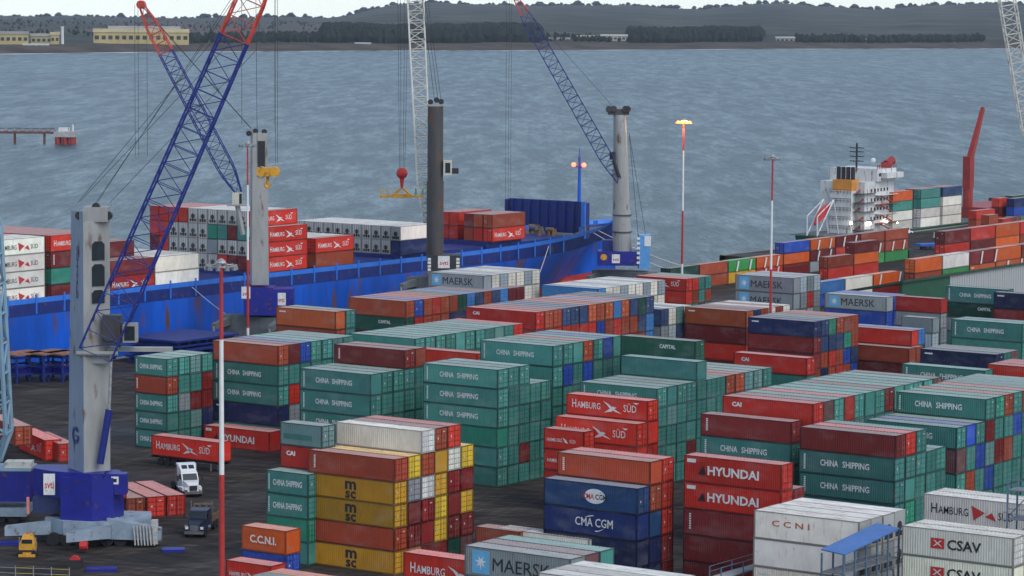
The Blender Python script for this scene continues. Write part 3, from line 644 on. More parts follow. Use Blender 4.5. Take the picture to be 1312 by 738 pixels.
MB().loft([[(2.6*q*math.cos(a), 562+k*3.4-450, 2.0+q*(3.0 if math.sin(a)>0 else 6)*math.sin(a)) for a in [2*math.pi*i/14 for i in range(14)]] for k, q in enumerate((1.25,1.15,1.0,.8,.45,.08))]).build('bulbous_bow', M_BOOT, ship, smooth=True)
# stanchions along the rail: light posts every few metres, on the hull side
for i in range(26):
    y = 372+i*7.0
    w = hull_half(y, 11)
    mb = MB().box(w-.02, w+.16, -.16, .16, 8.9-SEA_Z, rail_z(y)+.55-SEA_Z); mb.build('stanchion', M_SHIPL, ship, loc=(0, y-450, 0))
# hatch coamings / covers below each bay
def hatch(y0, y1, z, x0=-14.2, x1=13.4): MB().box(x0, x1, y0-450, y1-450, 10.3-SEA_Z, z-SEA_Z-.02).build('hatch_cover', M_SHIPD, ship)
BAYS = [(370.3,10.6),(383.9,10.6),(398.9,10.9),(411.2,10.9),(443.2,11.6),(457.9,11.5),(485.4,12.3),(517.6,13.0)]
for y, z in BAYS: hatch(y-.3, y+12.5, z)
hatch(356,368.5,10.6); hatch(424.6,442,10.9); hatch(471,484,11.6); hatch(498.5,516,12.2); hatch(531,552,12.0,-12,11)
# breakwater, mast, forecastle gear
bw = MB().box(-11.2, 9.6, 110.6, 111.1, 12.0-SEA_Z, 19.2-SEA_Z).box(9.6, 10.2, 109.6, 111.4, 11.0-SEA_Z, 19.0-SEA_Z).box(-11.8, -11.2, 109.6, 111.4, 11-SEA_Z, 19-SEA_Z); bwo = bw.build('breakwater', M_SHIPD, ship)
for i in range(9): MB().box(-.14, .14, 110.0, 110.6, 12-SEA_Z, 19.1-SEA_Z).build('stiffener', M_SHIPD, bwo, loc=(-10.2+i*2.4, 0, 0))
MB().box(9.4,10.4,109.2,109.6,11-SEA_Z,19.3-SEA_Z).build('edge_plate', M_SHIPL, bwo)
ms = MB().rod((-1,124,12-SEA_Z),(-1,124,28.5-SEA_Z),.55,8,.3).rod((-1,124,28.5-SEA_Z),(-1,124,30.5-SEA_Z),.1,5).build('foremast', M_SHIPB, ship)
MB().box(-2.6,.6,123.9,124.2,26.0-SEA_Z,26.3-SEA_Z).build('crosstree', M_SHIPB, ms)
for x in (-2.4,.4): MB().ball((x,123.7,26.6-SEA_Z),.55).build('mast_lamp', mat('mast_lamp_red',(.8,.2,.12),emit=(1,.12,.06),estr=2.5), ms)
M_RUSTY = mat('rusty_deck_gear', (.16,.09,.05), .8, var=.5, scale=1.5)
rg = random.Random(11)
for i in range(26):
    x = rg.uniform(-9, 10); y = rg.uniform(98, 109.5); h = rg.uniform(.5, 1.9)
    mb = MB(); n = rg.choice((0,1,2))
    if n == 0: mb.rod((0,0,0),(0,0,h),.3,8).rod((0,.9,0),(0,.9,h),.3,8).box(-.5,.5,-.5,1.4,0,.2)
    elif n == 1: mb.rod((-.8,0,h*.5+.3),(.8,0,h*.5+.3),h*.35,10).box(-1,-.8,-.5,.5,0,h*.5+.6).box(.8,1,-.5,.5,0,h*.5+.6)
    else: mb.box(-.5,.5,-.4,.4,0,h).box(-.6,.6,-.5,.5,h,h+.12)
    mb.build('deck_gear', rg.choice((M_RUSTY, M_DECKG, M_SHIPL)), ship, loc=(x, y, 12.0-SEA_Z))
for i in range(6):
    MB().rod((0,0,0),(0,0,1.0),.3,8).rod((0,1.0,0),(0,1.0,1.0),.3,8).build('bollard', M_SHIPL, ship, loc=(rg.uniform(-3,3), 113+i*3, 12.9-SEA_Z))
MB().box(hull_half(540,9.5)-.3, hull_half(540,9.5)+.06, -2, 2, 9.2-SEA_Z, 10.8-SEA_Z).build('mooring_port', M_DARK, ship, loc=(0, 90, 0))

SG = 'containers on the deck of the blue ship'
PW = ['outermost','second','third','fourth','fifth','sixth','seventh','eighth','ninth','tenth','eleventh','twelfth']
def bay(name, y0, z0, cols, H=2.9, x0=-367.4):
    for i, c in enumerate(cols):
        if not c: continue
        dy, s = (c if isinstance(c, tuple) else (0, c)); n = len(s)
        for t, code in enumerate(s):
            if code == '.': continue
            cw, tx = CODE[code][1], TEXTY.get(CODE[code][2])
            lab = f"{cw} container"+(f" with {tx}" if tx else '')+f", {ORD[t]} tier, {PW[i]} row, {name}"
            if len(lab.split()) > 16: lab = f"{cw} container, {ORD[t]} tier, {PW[i]} row, {name}"
            reef = CODE[code][3]
            add_cont(x0-1.22-i*GAP, y0+6.1+dy, z0+(n-1-t)*H, 12.19, H-.01, code, math.pi/2+(math.pi if reef else 0), lab, door=(random.Random(i*7+t+int(y0)).random() < .25), grp=SG)
bay('ship bay at left edge', 356.5, 10.6, ['ffff']+['ffff','RfWW','WWWW','fWWW','WWRW','WWWW','fWWW','MWWW','WWWW'])
bay('leftmost ship bay', 370.3, 10.6, ['wwww']+['wWWW','WWWW','RWWW','WWWW','WWWW','WRWW','RRWW','WWWW','MMWW'])
bay('ship bay with green container', 383.9, 10.6, ['HmtM', 'BMTM','BRMM','BMRM','RMMM','BMMM','RRMM','BRMM','RWMM','WWMM'])
bay('low ship bay behind near tower', 398.9, 10.9, ['MH', 'MR','MMR','BMM','BM','RM','WW','WF'])
bay('white lettered ship bay', 411.2, 10.9, ['ZW', 'WW','WW','WW','WW','WR','FW','FW'])
bay('ship bay behind white tower', 443.2, 11.6, ['HHH', 'HFHH','FTFM','FMFM','FTFR','FtGF','FFFF','FFFR','RFFR','RFFM','RRRM','RRMM'])
bay('low red ship bay', 457.9, 11.5, ['HB', 'WB','WB','WB','WW','RB'])
bay('refrigerated ship bay', 485.4, 12.3, ['ZN']+['FF']*10)
bay('red ship bay near bow', 517.6, 13.0, ['BH', 'BR', 'MB', None, (1.5,'RR'), (1.5,'RR')])

# ------------------------------------------------------------------ second ship
M_SGREEN = mat('ship_green', (.01,.09,.035), .5, var=.2, scale=.3, rust=.1); M_SWHITE = mat('ship_white', (.62,.62,.60), .5, var=.12, scale=.4, rust=.25, stretch=.3)
M_SRED = mat('ship_red', (.30,.025,.018), .5, var=.25, scale=.4, rust=.1); M_SORANGE = mat('funnel_orange', (.62,.24,.03), .5); M_GLASS = mat('dark_glass', (.02,.028,.035), .15, var=.2)
s2 = thing('small_cargo_ship', 'small green hulled cargo ship with white accommodation block at the far quay', 'ship', (-404, 0, SEA_Z))
def s2p(u, v, x=-403): p = atx(u, v, x); return p
y2 = lambda u: s2p(u, 290, -403).y
y0_ = y2(1047); yE = y2(1330)
mb = MB()
rr_ = []
for t_ in range(12):
    y = y0_+(yE+60-y0_)*t_/11; w = 8.5*(1-max(0, .55*(1-(t_/1.2)))**2) if t_ < 2 else 8.5
    rr_.append([(-w, y, 4.4), (-w*.96, y+ (1.5 if t_==0 else 0), -1), (w*.96, y+(1.5 if t_==0 else 0), -1), (w, y, 4.4)])
mb.loft(rr_, closed=True); mb.build('hull', M_SGREEN, s2)
MB().box(-8.2, 8.2, y0_+1, yE+50, 4.4, 4.6).build('deck', M_DECKG, s2)
ya, yb = y2(1078), y2(1122)
def zz(v, u=1095, x=-403): return atx(u, v, x).z-SEA_Z
acc = MB().box(-7.5, 6.5, ya+3, yb, 4.6, zz(232)).box(-7.8, 7.2, ya+9, yb, zz(232), zz(216)).build('accommodation', M_SWHITE, s2)
MB().box(-9.5, 9.2, ya+11, yb+.6, zz(228), zz(221)).build('bridge_wing', M_SWHITE, s2)
for k, v_ in enumerate((220, 224)):
    for i in range(7): MB().box(7.2, 7.26, -.7, .7, zz(225.5), zz(221.5)).build('window', M_GLASS, acc, loc=(0, ya+10.5+i*(yb-ya-11)/7, 0)) if k == 0 else None
for lv in range(4):
    for i in range(6): MB().box(6.5, 6.56, -.35, .35, zz(245+lv*12), zz(241+lv*12)).build('window', M_GLASS, acc, loc=(0, ya+7+i*(yb-ya-9)/6, 0))
    MB().box(6.5, 7.9, ya+9, yb, zz(250+lv*12), zz(249.2+lv*12)).build('walkway', M_SRED if lv % 2 else M_SWHITE, acc)
    MB().rod((7.7, ya+10, zz(250+lv*12)), (7.7, yb-3, zz(260+lv*12)), .2, 5).build('stair', M_SRED, acc)
fu = MB().box(-2.4, 4.2, ya-.5, ya+5.5, 4.6, zz(243)).build('funnel_casing', M_SWHITE, s2)
MB().box(-2.1, 3.9, ya+.2, ya+4.9, zz(243), zz(229)).build('funnel_band', M_SORANGE, fu)
for i in range(4): MB().rod((-1.5+i*1.5, ya+2.5, zz(233)), (-1.5+i*1.5, ya+2.5, zz(213)), .62, 8).build('exhaust_pipe', M_DARK, fu)
mm = MB().rod((0, ya+10, zz(217)), (0, ya+10, zz(184)), .28, 6)
for v_ in (190, 195, 201, 207): mm.rod((-2.2, ya+10, zz(v_)), (2.2, ya+10, zz(v_)), .13, 5).rod((0, ya+8.2, zz(v_)), (0, ya+11.8, zz(v_)), .13, 5)
mm.build('radar_mast', M_DARK, s2)
MB().ball((2, ya+16, zz(207)), .8).build('satellite_dome', M_SWHITE, s2)
rl = MB()
for i in range(9): rl.rod((7.1, ya+9+i*(yb-ya-9)/8, zz(216)), (7.1, ya+9+i*(yb-ya-9)/8, zz(211)), .1, 4)
rl.rod((7.1, ya+9, zz(211)), (7.1, yb, zz(211)), .12, 4).rod((7.1, ya+9, zz(213.5)), (7.1, yb, zz(213.5)), .1, 4).build('deck_rail', M_SRED, s2)
MB().rod((5, yb-2, zz(222)), (5, yb-2, zz(209)), 1.5, 8).rod((5, yb-2, zz(212)), (5, yb+1.5, zz(207)), 1.2, 8).build('deck_vent', M_SRED, s2)
for lv in range(5):
    z_ = zz(246+lv*11.5); rl = MB()
    for i in range(7): rl.rod((-2.4+i*1.1, ya-.7, z_), (-2.4+i*1.1, ya-.7, z_+1.1), .06, 4)
    rl.rod((-2.4, ya-.7, z_+1.1), (4.2, ya-.7, z_+1.1), .07, 4).rod((-2.4, ya-.7, z_+.5), (4.2, ya-.7, z_+.5), .05, 4).build('deck_rail', M_DECKG, s2)
    MB().box(4.2, 7.4, ya+.5, ya+8.5, z_-.12, z_).build('side_deck', M_DECKG, s2)
    MB().rod((5+lv%2, ya+1, z_), (5+lv%2, ya+6, z_+2.2), .25, 5).build('stair', M_SRED, s2)
    for i in range(4): MB().rod((7.3, ya+.8+i*2.4, z_), (7.3, ya+.8+i*2.4, z_+1.1), .07, 4).build('rail_post', M_SRED, s2)
# free-fall lifeboat on its ramp at the stern
yl = y2(1056)
MB().loft([[(x_*w_, yl-3.4+k*1.5, zz(283)+k*.95+z_*w_) for x_, z_ in ((-1,0),(-.8,1.2),(0,1.7),(.8,1.2),(1,0),(0,-.9))] for k, w_ in enumerate((.4,.95,1.1,1.1,.9,.5))]).build('lifeboat', M_LRED, s2, smooth=False)
lr = MB()
for x_ in (-1.6, 1.6): lr.rod((x_, yl-5, zz(296)), (x_, yl+4, zz(253)), .2, 5).rod((x_, yl+4, zz(253)), (x_, yl+7, 4.6), .2, 5).rod((x_, yl-5, zz(272)), (x_, yl+4, zz(253)), .16, 5).rod((x_, yl-5, 4.6), (x_, yl-5, zz(272)), .2, 5)
lr.build('lifeboat_ramp', M_SWHITE, s2)
for u_, v_ in ((1074,285),(1089,285),(1110,283),(1123,284)): MB().ball((7.3 if u_ > 1080 else 5, y2(u_), zz(v_, u_)), .42).build('deck_lamp', mat('deck_lamp', (.9,.9,.8), emit=(1,.93,.75), estr=9), s2)
# red deck crane and hatch structure forward
yc = y2(1243); cr2 = MB()
cr2.rod((0, yc, 4), (0, yc, zz(241,1243)), 1.5, 10).build('crane_pedestal', M_SRED, s2)
MB().box(-1.2, 1.2, yc-1.3, yc+1.5, zz(241,1243), zz(200,1250)).build('crane_house', M_SRED, s2)
MB().loft([[(x_, yc+1+y_, z_) for x_, y_, z_ in ((-.8,-.8,zz(202,1250)),(.8,-.8,zz(202,1250)),(.8,.8,zz(205,1250)),(-.8,.8,zz(205,1250)))], [(x_, y2(1260)+y_, zz(139,1260)+z_) for x_, y_, z_ in ((-.5,-.4,.4),(.5,-.4,.4),(.5,.4,-.4),(-.5,.4,-.4))]]).build('crane_jib', M_SRED, s2)
MB().box(-8, 7.0, y2(1240), y2(1300), 4.4, zz(262,1270)).build('hatch_structure', M_SRED, s2)
MB().box(-8, 6, y2(1300), yE+40, 4.4, zz(255,1300)).build('forward_house', mat('ship_forward_dark', (.03,.03,.05)), s2)
for i, (u_, c_) in enumerate(((1143,'OTJJ'),(1179,'TTJW'),(1207,'nWWW'))):
    for t, code in enumerate(c_):
        add_cont(-397.6, atx(u_,290,-396.4).y+6.1, .4+(3-t)*2.75, 12.19, 2.75, code, math.pi/2, f"{CODE[code][1]} container, {ORD[t]} tier, {['near','middle','far'][i]} stack beside the white accommodation block", False, 'containers beside the far ship')
    for t, code in enumerate('RBMM'): add_cont(-400.2, atx(u_,290,-396.4).y+6.1, .4+(3-t)*2.75, 12.19, 2.75, code, math.pi/2, f"{CODE[code][1]} container, {ORD[t]} tier, {['near','middle','far'][i]} inner stack beside the white accommodation block", False, 'containers beside the far ship')

# ------------------------------------------------------------------ rows of strapped containers along the quay
def qrow(name, x, y0, stacks, grp, H=2.62):
    for i, s in enumerate(stacks):
        for t, code in enumerate(s):
            if code == '.': continue
            add_cont(x, y0+6.1+i*12.6, (len(s)-1-t)*H, 12.19, H-.02, code, math.pi/2, f"{CODE[code][1]} container, {ORD[t]} tier, {ROWW[i]} stack along, {name}", False, grp)
qrow('far quay row by water', -352.6, 563, ['DT','BB','ay','OR','UOr','OMg','MRg','BBa','BBa'], 'containers in a line along the far quay')
qrow('row behind green shed', -286, 551, ['OBMMB'[0:4],'WaGG','MqBB','OOBB','MRUB','ROWB'], 'containers behind the shed', 2.9)
qrow('tall row behind green shed', -299, 590, ['MROBM','RMOBB','OORMB','RBMMM','MOBRB'], 'containers behind the shed', 2.9)
qrow('inner far quay row', -340, 612, ['BR','MOR','.','.'], 'containers in a line along the far quay')
qrow('low row before grey apron', -310, 553, ['LU','WW','Or'], 'containers before the grey apron')
for i, (u_, s_, x_) in enumerate(((1252,'RB',-386),(1275,'RMR',-388),(1298,'DTB',-390),(1262,'BM',-375),(1300,'NUT',-384))):
    p_ = atx(u_, 275, x_)
    for t, code in enumerate(s_): add_cont(x_, p_.y+3, (len(s_)-1-t)*2.6, 6.06 if i % 2 else 12.19, 2.58, code, math.pi/2, f"{CODE[code][1]} container, {ORD[t]} tier, {ROWW[i]} cluster beside the red deck crane", False, 'containers by the red deck crane')
rgz = random.Random(4)
# white lashing straps leaning on those rows
M_STRAP = mat('lashing_white', (.7,.68,.64), .7)
QN = ['dark green stack','rust stack','bright green container','orange stack','blue topped stack','orange topped stack','maroon topped stack','rust stack before last','last rust stack']
ST = [(-351.1, 563+k*12.6+o_, z_, 2.3, f"{sd} white strap on the {'upper' if z_ > 2.5 else 'lower'} tier, {QN[k]}, far quay row" if k != 5 else f"{sd} white strap on the {'top' if z_ > 5 else 'middle'} tier, {QN[k]}, far quay row") for k, z_ in ((2,2.7),(3,2.7),(3,.2),(5,5.3),(5,2.7),(6,5.3),(7,2.7),(8,2.7)) for o_, sd in ((3.2,'left'), (9.0,'right'))]
ST += [(-284.5, 553+k*12.6+o_, z_, 2.6, f"{sd} white strap on the {nm} container right behind the shed") for k, z_, nm in ((2,8.8,'maroon'),(3,6.0,'lower orange')) for o_, sd in ((2.6,'left'),(9.4,'right'))]
ST += [(-308.6, 553+2*12.6+o_, 2.7, 2.4, f"{sd} white strap on the orange container left of the shed") for o_, sd in ((2.5,'left'),(11.5,'right'))]
for x, y, z, h, lab in ST:
    tag(MB().loft([[(x, y-.28, z), (x+.08, y-.28, z), (x+.08, y+.28, z), (x, y+.28, z)], [(x, y+.5, z+h), (x+.08, y+.5, z+h), (x+.08, y+1.06, z+h), (x, y+1.06, z+h)]]).build('lashing_strap', M_STRAP), lab, 'strap', 'white lashing straps on quay containers')
# mooring lines from the bow to quay bollards
for i, (y_, zr, xb, yb_) in enumerate(((570,12.6,-360.4,600),(566,12.4,-360.4,590),(540,11.4,-360.4,520),(420,11.0,-360.4,436))):
    a_ = Vector((XC+hull_half(y_, zr-1), y_, zr-.4)); b_ = Vector((xb, yb_, .5)); mb = MB()
    pts = [a_.lerp(b_, t/8)-Vector((0,0,1.2*math.sin(math.pi*t/8))) for t in range(9)]; mb.path(pts, .06, 5)
    tag(mb.build('mooring_line', M_STRAP), f"pale mooring line, {['first','second','third','fourth'][i]} back from the blue ship bow", 'rope', 'mooring lines of the blue ship')
    bo = MB().rod((xb, yb_, .14), (xb, yb_, .7), .25, 10).rod((xb, yb_, .6), (xb, yb_, .8), .38, 10).build('quay_bollard', M_DARK); tag(bo, f"black quay bollard holding the {['first','second','third','fourth'][i]} mooring line from bow", 'bollard', 'quay bollards')
# ------------------------------------------------------------------ cranes; local axes: x = right in the picture, y = away, z up
def loc_at(u, depth, z=0):
    """point on the bearing of image column u, at that distance along the level view direction"""
    d = ray(u, 369); fh = Vector((-sY, cY, 0)); k = depth/(d.x*fh.x+d.y*fh.y); return Vector((d.x*k, d.y*k, z))
class Loc:
    def __init__(s, u, depth): s.o = loc_at(u, depth); s.d = depth; s.inv = Matrix.Translation(s.o) @ Matrix.Rotation(YAW, 4, 'Z'); s.inv = s.inv.inverted()
    def p(s, u, v, dy=0):                      # local point seen at (u,v), dy metres behind the thing
        k = (s.d+dy); r = ray(u, v); fh = Vector((-sY, cY, 0)); t = k/(r.x*fh.x+r.y*fh.y); return s.inv @ (CAM+r*t)
M_TOWER = mat('crane_tower_grey', (.30,.30,.285), .55, var=.2, scale=.4, rust=.05, stretch=.3); M_TOWERB = mat('crane_tower_bluish', (.24,.29,.36), .5, var=.15, scale=.4, rust=.1, stretch=.3)
M_CBLUE = mat('crane_blue', (.008,.013,.22), .45, var=.2, scale=.5, rust=.08); M_BBLUE = mat('boom_blue', (.008,.018,.17), .5, var=.2, scale=.6)
M_BRED = mat('boom_red', (.50,.05,.03), .5, var=.2, scale=.6); M_BWHITE = mat('boom_white', (.58,.56,.50), .5, var=.15, scale=.6, rust=.15)
M_TDARK = mat('tower_charcoal', (.055,.055,.055), .6, var=.3, scale=.4, rust=.45, stretch=.25); M_CHAS = mat('chassis_grey', (.24,.30,.36), .55, var=.25, scale=.5, rust=.15)
M_ROPE = mat('wire_rope', (.035,.035,.04), .6); M_YEL = mat('hook_yellow', (.62,.30,.02), .5, var=.2, scale=1, rust=.15); M_TYRE = mat('tyre_rubber', (.012,.012,.013), .85)
M_SKYB = mat('light_blue_steel', (.10,.30,.62), .5, var=.15, scale=.5); M_MESHG = mat('grey_mesh', (.16,.17,.18), .6, var=.3, scale=3); M_RUSTG = mat('rust_iron', (.14,.055,.03), .8, var=.5, scale=1.2)

def lattice(p0, p1, w0, w1, n, side, rc=.16, rb=.08, taper=.12, foot=.35):
    """four-chord lattice boom from p0 to p1; returns a list of (fraction, corner points)"""
    p0, p1 = Vector(p0), Vector(p1); ax = (p1-p0).normalized(); a = (Vector(side)-ax*Vector(side).dot(ax)).normalized(); b = ax.cross(a)
    rings = []
    for i in range(n+1):
        t = i/n; k = min(1, foot+(1-foot)*t/taper) if t < taper else (min(1, .35+.65*(1-t)/taper) if t > 1-taper else 1); w = (w0+(w1-w0)*t)*k
        c = p0.lerp(p1, t); rings.append([c+a*w/2*sa+b*w/2*sb for sa, sb in ((-1,-1),(1,-1),(1,1),(-1,1))])
    return rings
def lattice_mesh(rings, i0, i1, rc, rb):
    mb = MB()
    for i in range(i0, i1):
        A, B = rings[i], rings[i+1]
        for j in range(4):
            mb.rod(A[j], B[j], rc, 6); q = (j+1) % 4
            mb.rod(A[j], B[q], rb, 4, cap=False) if (i+j) % 2 else mb.rod(A[q], B[j], rb, 4, cap=False)
            mb.rod(A[j], A[q], rb, 4, cap=False)
    return mb
def boom(root, p0, p1, w0, w1, n, red_from, m1=None, m2=None, rc=.16, rb=.075, side=(0,1,0)):
    rg_ = lattice(p0, p1, w0, w1, n, side, rc, rb); k = int(n*red_from)
    o = lattice_mesh(rg_, 0, k, rc, rb).build('boom', m1 or M_BBLUE, root, fix=False)
    if k < n: lattice_mesh(rg_, k, n, rc, rb).build('boom_tip', m2 or M_BRED, root, fix=False)
    hd = Vector(p1); MB().rod(hd+Vector((0,-1,0)), hd+Vector((0,1,0)), .8, 10).box(hd.x-.6, hd.x+.6, hd.y-1.1, hd.y+1.1, hd.z-.5, hd.z+.6).build('head_sheave', M_BRED if red_from < 1 else (m1 or M_BBLUE), root)
    return rg_
def ropes(root, name, pairs, r=.03):
    for a, b in pairs: MB().rod(a, b, r, 4).build(name, M_ROPE, root, fix=False)
def undercarriage(root, cx, cy, ztop, span=7, L_=9, rz=0, mt=None):
    mt = mt or M_CHAS
    b = MB().cbox((cx, cy, 1.0), L_*1.5, 4.4, ztop-1.0, rz); b.build('chassis', mt, root)
    ca, sa = math.cos(rz), math.sin(rz)
    for i in range(6):
        for s in (-1, 1):
            x = (i-2.5)*L_*.24; y = s*1.9
            c = (cx+x*ca-y*sa, cy+x*sa+y*ca, .75); d = (-sa*.35, ca*.35)
            MB().rod((c[0]-d[0], c[1]-d[1], .75), (c[0]+d[0], c[1]+d[1], .75), .75, 12).build('wheel', M_TYRE, root)
    for sx_ in (-1, 1):
        for sy_ in (-1, 1):
            x0, y0, x1, y1 = sx_*L_*.55, sy_*1.6, sx_*L_*.62, sy_*span
            P0 = Vector((cx+x0*ca-y0*sa, cy+x0*sa+y0*ca, ztop-.9)); P1 = Vector((cx+x1*ca-y1*sa, cy+x1*sa+y1*ca, ztop-1.5))
            d = (P1-P0).normalized(); a = d.cross(Vector((0,0,1))).normalized(); u_ = Vector((0,0,1))
            ring = lambda P, h, w: [P+a*w+u_*h, P-a*w+u_*h, P-a*w-u_*h, P+a*w-u_*h]
            ou = MB().loft([ring(P0, .75, .6), ring(P1, .5, .5)]).build('outrigger', mt, root)
            MB().rod((P1.x, P1.y, .25), (P1.x, P1.y, P1.z), .28, 8).build('jack', M_STEEL, ou)
            MB().cbox((P1.x, P1.y, 0), 2.6, 1.8, .26, rz).build('foot_pad', M_CBLUE, ou)

# --- near crane
cA = Loc(112, 349); rA = thing('harbour_crane', 'near grey tower harbour crane with blue house and lattice boom at left', 'crane', cA.o, YAW, 'mobile harbour cranes')
P = cA.p
def quad_tower(root, name, m, top, bot, zt, zb):      # top/bot = 4 xy corners
    return MB().loft([[(x, y, zb) for x, y in bot], [(x, y, zt) for x, y in top]]).build(name, m, root)
zt, zb = P(112, 283).z, P(112, 601).z
rz_ = R(22)
def rect(cx, cy, w, d, a): return [(cx+x*math.cos(a)-y*math.sin(a), cy+x*math.sin(a)+y*math.cos(a)) for x, y in ((-w/2,-d/2),(w/2,-d/2),(w/2,d/2),(-w/2,d/2))]
tx0, tx1 = P(116, 283).x, P(114.5, 601).x
tw = MB().loft([[(x, y, z) for x, y in rect(tx0+(tx1-tx0)*(zt-z)/(zt-zb), 0, 3.35+.0*(zt-z)/(zt-zb), 3.3+1.0*(zt-z)/(zt-zb), R(33))] for z in (zb, (zb+zt)/2, zt)]).build('tower', M_TOWER, rA)
# side cladding (bluish) on the left face and window recesses on the front face
A24 = R(33)
def onface(x, y, z, cx): return (cx+x*math.cos(A24)-y*math.sin(A24), x*math.sin(A24)+y*math.cos(A24), z)
def cxz(z): return tx0+(tx1-tx0)*(zt-z)/(zt-zb)
def dep(z): return 3.3+1.0*(zt-z)/(zt-zb)
MB().loft([[onface(-1.72, -dep(z)/2-.03, z, cxz(z)), onface(-1.66, -dep(z)/2-.03, z, cxz(z)), onface(-1.66, dep(z)/2, z, cxz(z)), onface(-1.72, dep(z)/2, z, cxz(z))] for z in (zb, zt+1.2)]).build('side_plate', M_TOWERB, tw)
for v0_, v1_ in ((308,332),(337,365),(370,387)):
    z1, z0 = P(121, v0_).z, P(121, v1_).z; zm = (z0+z1)/2
    pts = [(-.62,z0),(.95,z0),(.95,z1-.35),(.6,z1),(-.27,z1),(-.62,z1-.35)]
    MB().loft([[onface(x, -dep(zm)/2-.12, z, cxz(zm)) for x, z in pts], [onface(x, -dep(zm)/2+.3, z, cxz(zm)) for x, z in pts]]).build('window', M_GLASS, tw)  # dark glass panel standing in for the shaded inside of an opening
    for k_ in range(0): pass
hz = P(112, 283).z
hd_ = MB().box(tx0-.6, tx0+2.2, -1.6, 1.2, hz, hz+1.7).build('head_frame', M_TOWER, rA)
for x_, z_, r_ in ((-1.1,.7,.5),(.8,1.75,.45),(2.2,.7,.5)): MB().rod((tx0+x_, -1.4, hz+z_), (tx0+x_, -.6, hz+z_), r_, 14).build('sheave', M_DARK, hd_)
# lettering down the left face
def lf_text(body, zc, size, m, par):
    V, Fc = text_mesh(body, size*.8, size, .02); 
    vs = [onface(-1.78, (dep(zc)/2-.55)-(.55+(a-size*.4)) if False else -(a-size*.4)-.25, zc+b, cxz(zc)) for a, b in V]
    me = bpy.data.meshes.new('letter'); me.from_pydata(vs, [], Fc); me.materials.append(m); ob('letter', me, par)
lv = 320
for i, ch in enumerate('GOTTWALD'): lf_text(ch, P(97, 322+i*8.4).z, .72, M_BBLUE, tw)
zc = P(95, 556).z
cring = [(1.0*math.cos(a), 1.0*math.sin(a)) for a in [2*math.pi*i/20 for i in range(20)]]; cin = [(x*.55, z*.55) for x, z in cring]
vs = [onface(-1.79, -x*.95, zc+z*1.05, cxz(zc)) for x, z in cring]+[onface(-1.79, -x*.95, zc+z*1.05, cxz(zc)) for x, z in cin]
me = bpy.data.meshes.new('emblem'); me.from_pydata(vs, [], [(i, (i+1) % 20, 20+(i+1) % 20, 20+i) for i in range(20) if i not in (0, 1, 5, 15)]+[(20, 21, 38), (10+20, 20, 39)]); me.materials.append(M_BBLUE); ob('emblem', me, tw)
# boom, cab, cylinder
fz = P(128, 450); p_ft = Vector((fz.x, -2.4, fz.z)); p_hd = P(352, -70)
mbl = MB()
rgA = lattice(p_ft, p_hd, 3.9, 3.1, 22, (0,1,0), foot=1); 
k_ = 17
lattice_mesh(rgA, 0, k_, .14, .05).build('boom', M_BBLUE, rA, fix=False); lattice_mesh(rgA, k_, 22, .14, .05).build('boom_tip', M_BRED, rA, fix=False)
MB().rod((fz.x-2.4,-2.4,fz.z),(fz.x+2.4,-2.4,fz.z),.3,10).box(fz.x-2.1,fz.x+1.4,-2.0,-1.5,fz.z-1.2,fz.z+.2).build('boom_foot', M_TOWER, rA)
cab = MB().box(fz.x+3.0, fz.x+4.6, -2.6, -.8, P(165,436).z, P(165,412).z).build('operator_cab', M_TOWER, rA); MB().box(fz.x+3.2, fz.x+4.4, -2.66, -2.58, P(165,433).z, P(165,415).z).build('window', M_GLASS, cab)
MB().box(fz.x+.6, fz.x+2.7, -2.2, -.2, P(150,440).z, P(150,402).z).rod((fz.x+1.4,-2.4,P(150,425).z),(fz.x+1.4,-1.2,P(150,425).z),.9,10).build('luffing_gear', M_TDARK, rA)
MB().box(fz.x+1.0, fz.x+8.5, -1.2, .2, P(165,449).z, P(165,444).z).build('platform', M_TOWER, rA)
cyl0, cyl1 = P(132, 590), P(146, 452)
MB().rod(Vector((cyl0.x,-2.4,cyl0.z)), Vector(((cyl0.x+cyl1.x)/2+.4,-2.4,(cyl0.z+cyl1.z)/2)), .42, 10).build('luffing_cylinder', M_BBLUE, rA); MB().rod(Vector(((cyl0.x+cyl1.x)/2+.4,-2.4,(cyl0.z+cyl1.z)/2)), Vector((cyl1.x,-2.4,cyl1.z)), .18, 8).build('cylinder_rod', M_STEEL, rA)
ropes(rA, 'stay_rope', [((tx0+x_, y_, hz+2.2), Vector(p_hd)+Vector((dx_, y_, dz_))) for x_, y_, dx_, dz_ in ((-1.3,-1.4,-1.2,-4),(-1.3,.4,-1.2,-7),(.8,-1.4,-1,-1),(.8,.4,-1,0),(2.4,-1.2,-2,-12))], .028)
hk = P(343, 220)
ropes(rA, 'hoist_rope', [((hk.x-3.0,0,p_hd.z),(hk.x-3.0,0,P(327,160).z)), ((hk.x-1.4,0,p_hd.z),(hk.x-1.2,0,hk.z+1)), ((hk.x+.9,0,p_hd.z),(hk.x+.9,0,hk.z+1)), ((hk.x+1.1,.5,p_hd.z),(hk.x+1.1,.5,hk.z+1))], .026)
hb = MB().box(hk.x-1.15, hk.x+1.25, -.5, .5, hk.z-.5, hk.z+.5).rod((hk.x-.7,-.6,hk.z),(hk.x-.7,.6,hk.z),.6,10).rod((hk.x+.8,-.6,hk.z),(hk.x+.8,.6,hk.z),.6,10).build('hook_block', M_YEL, rA)
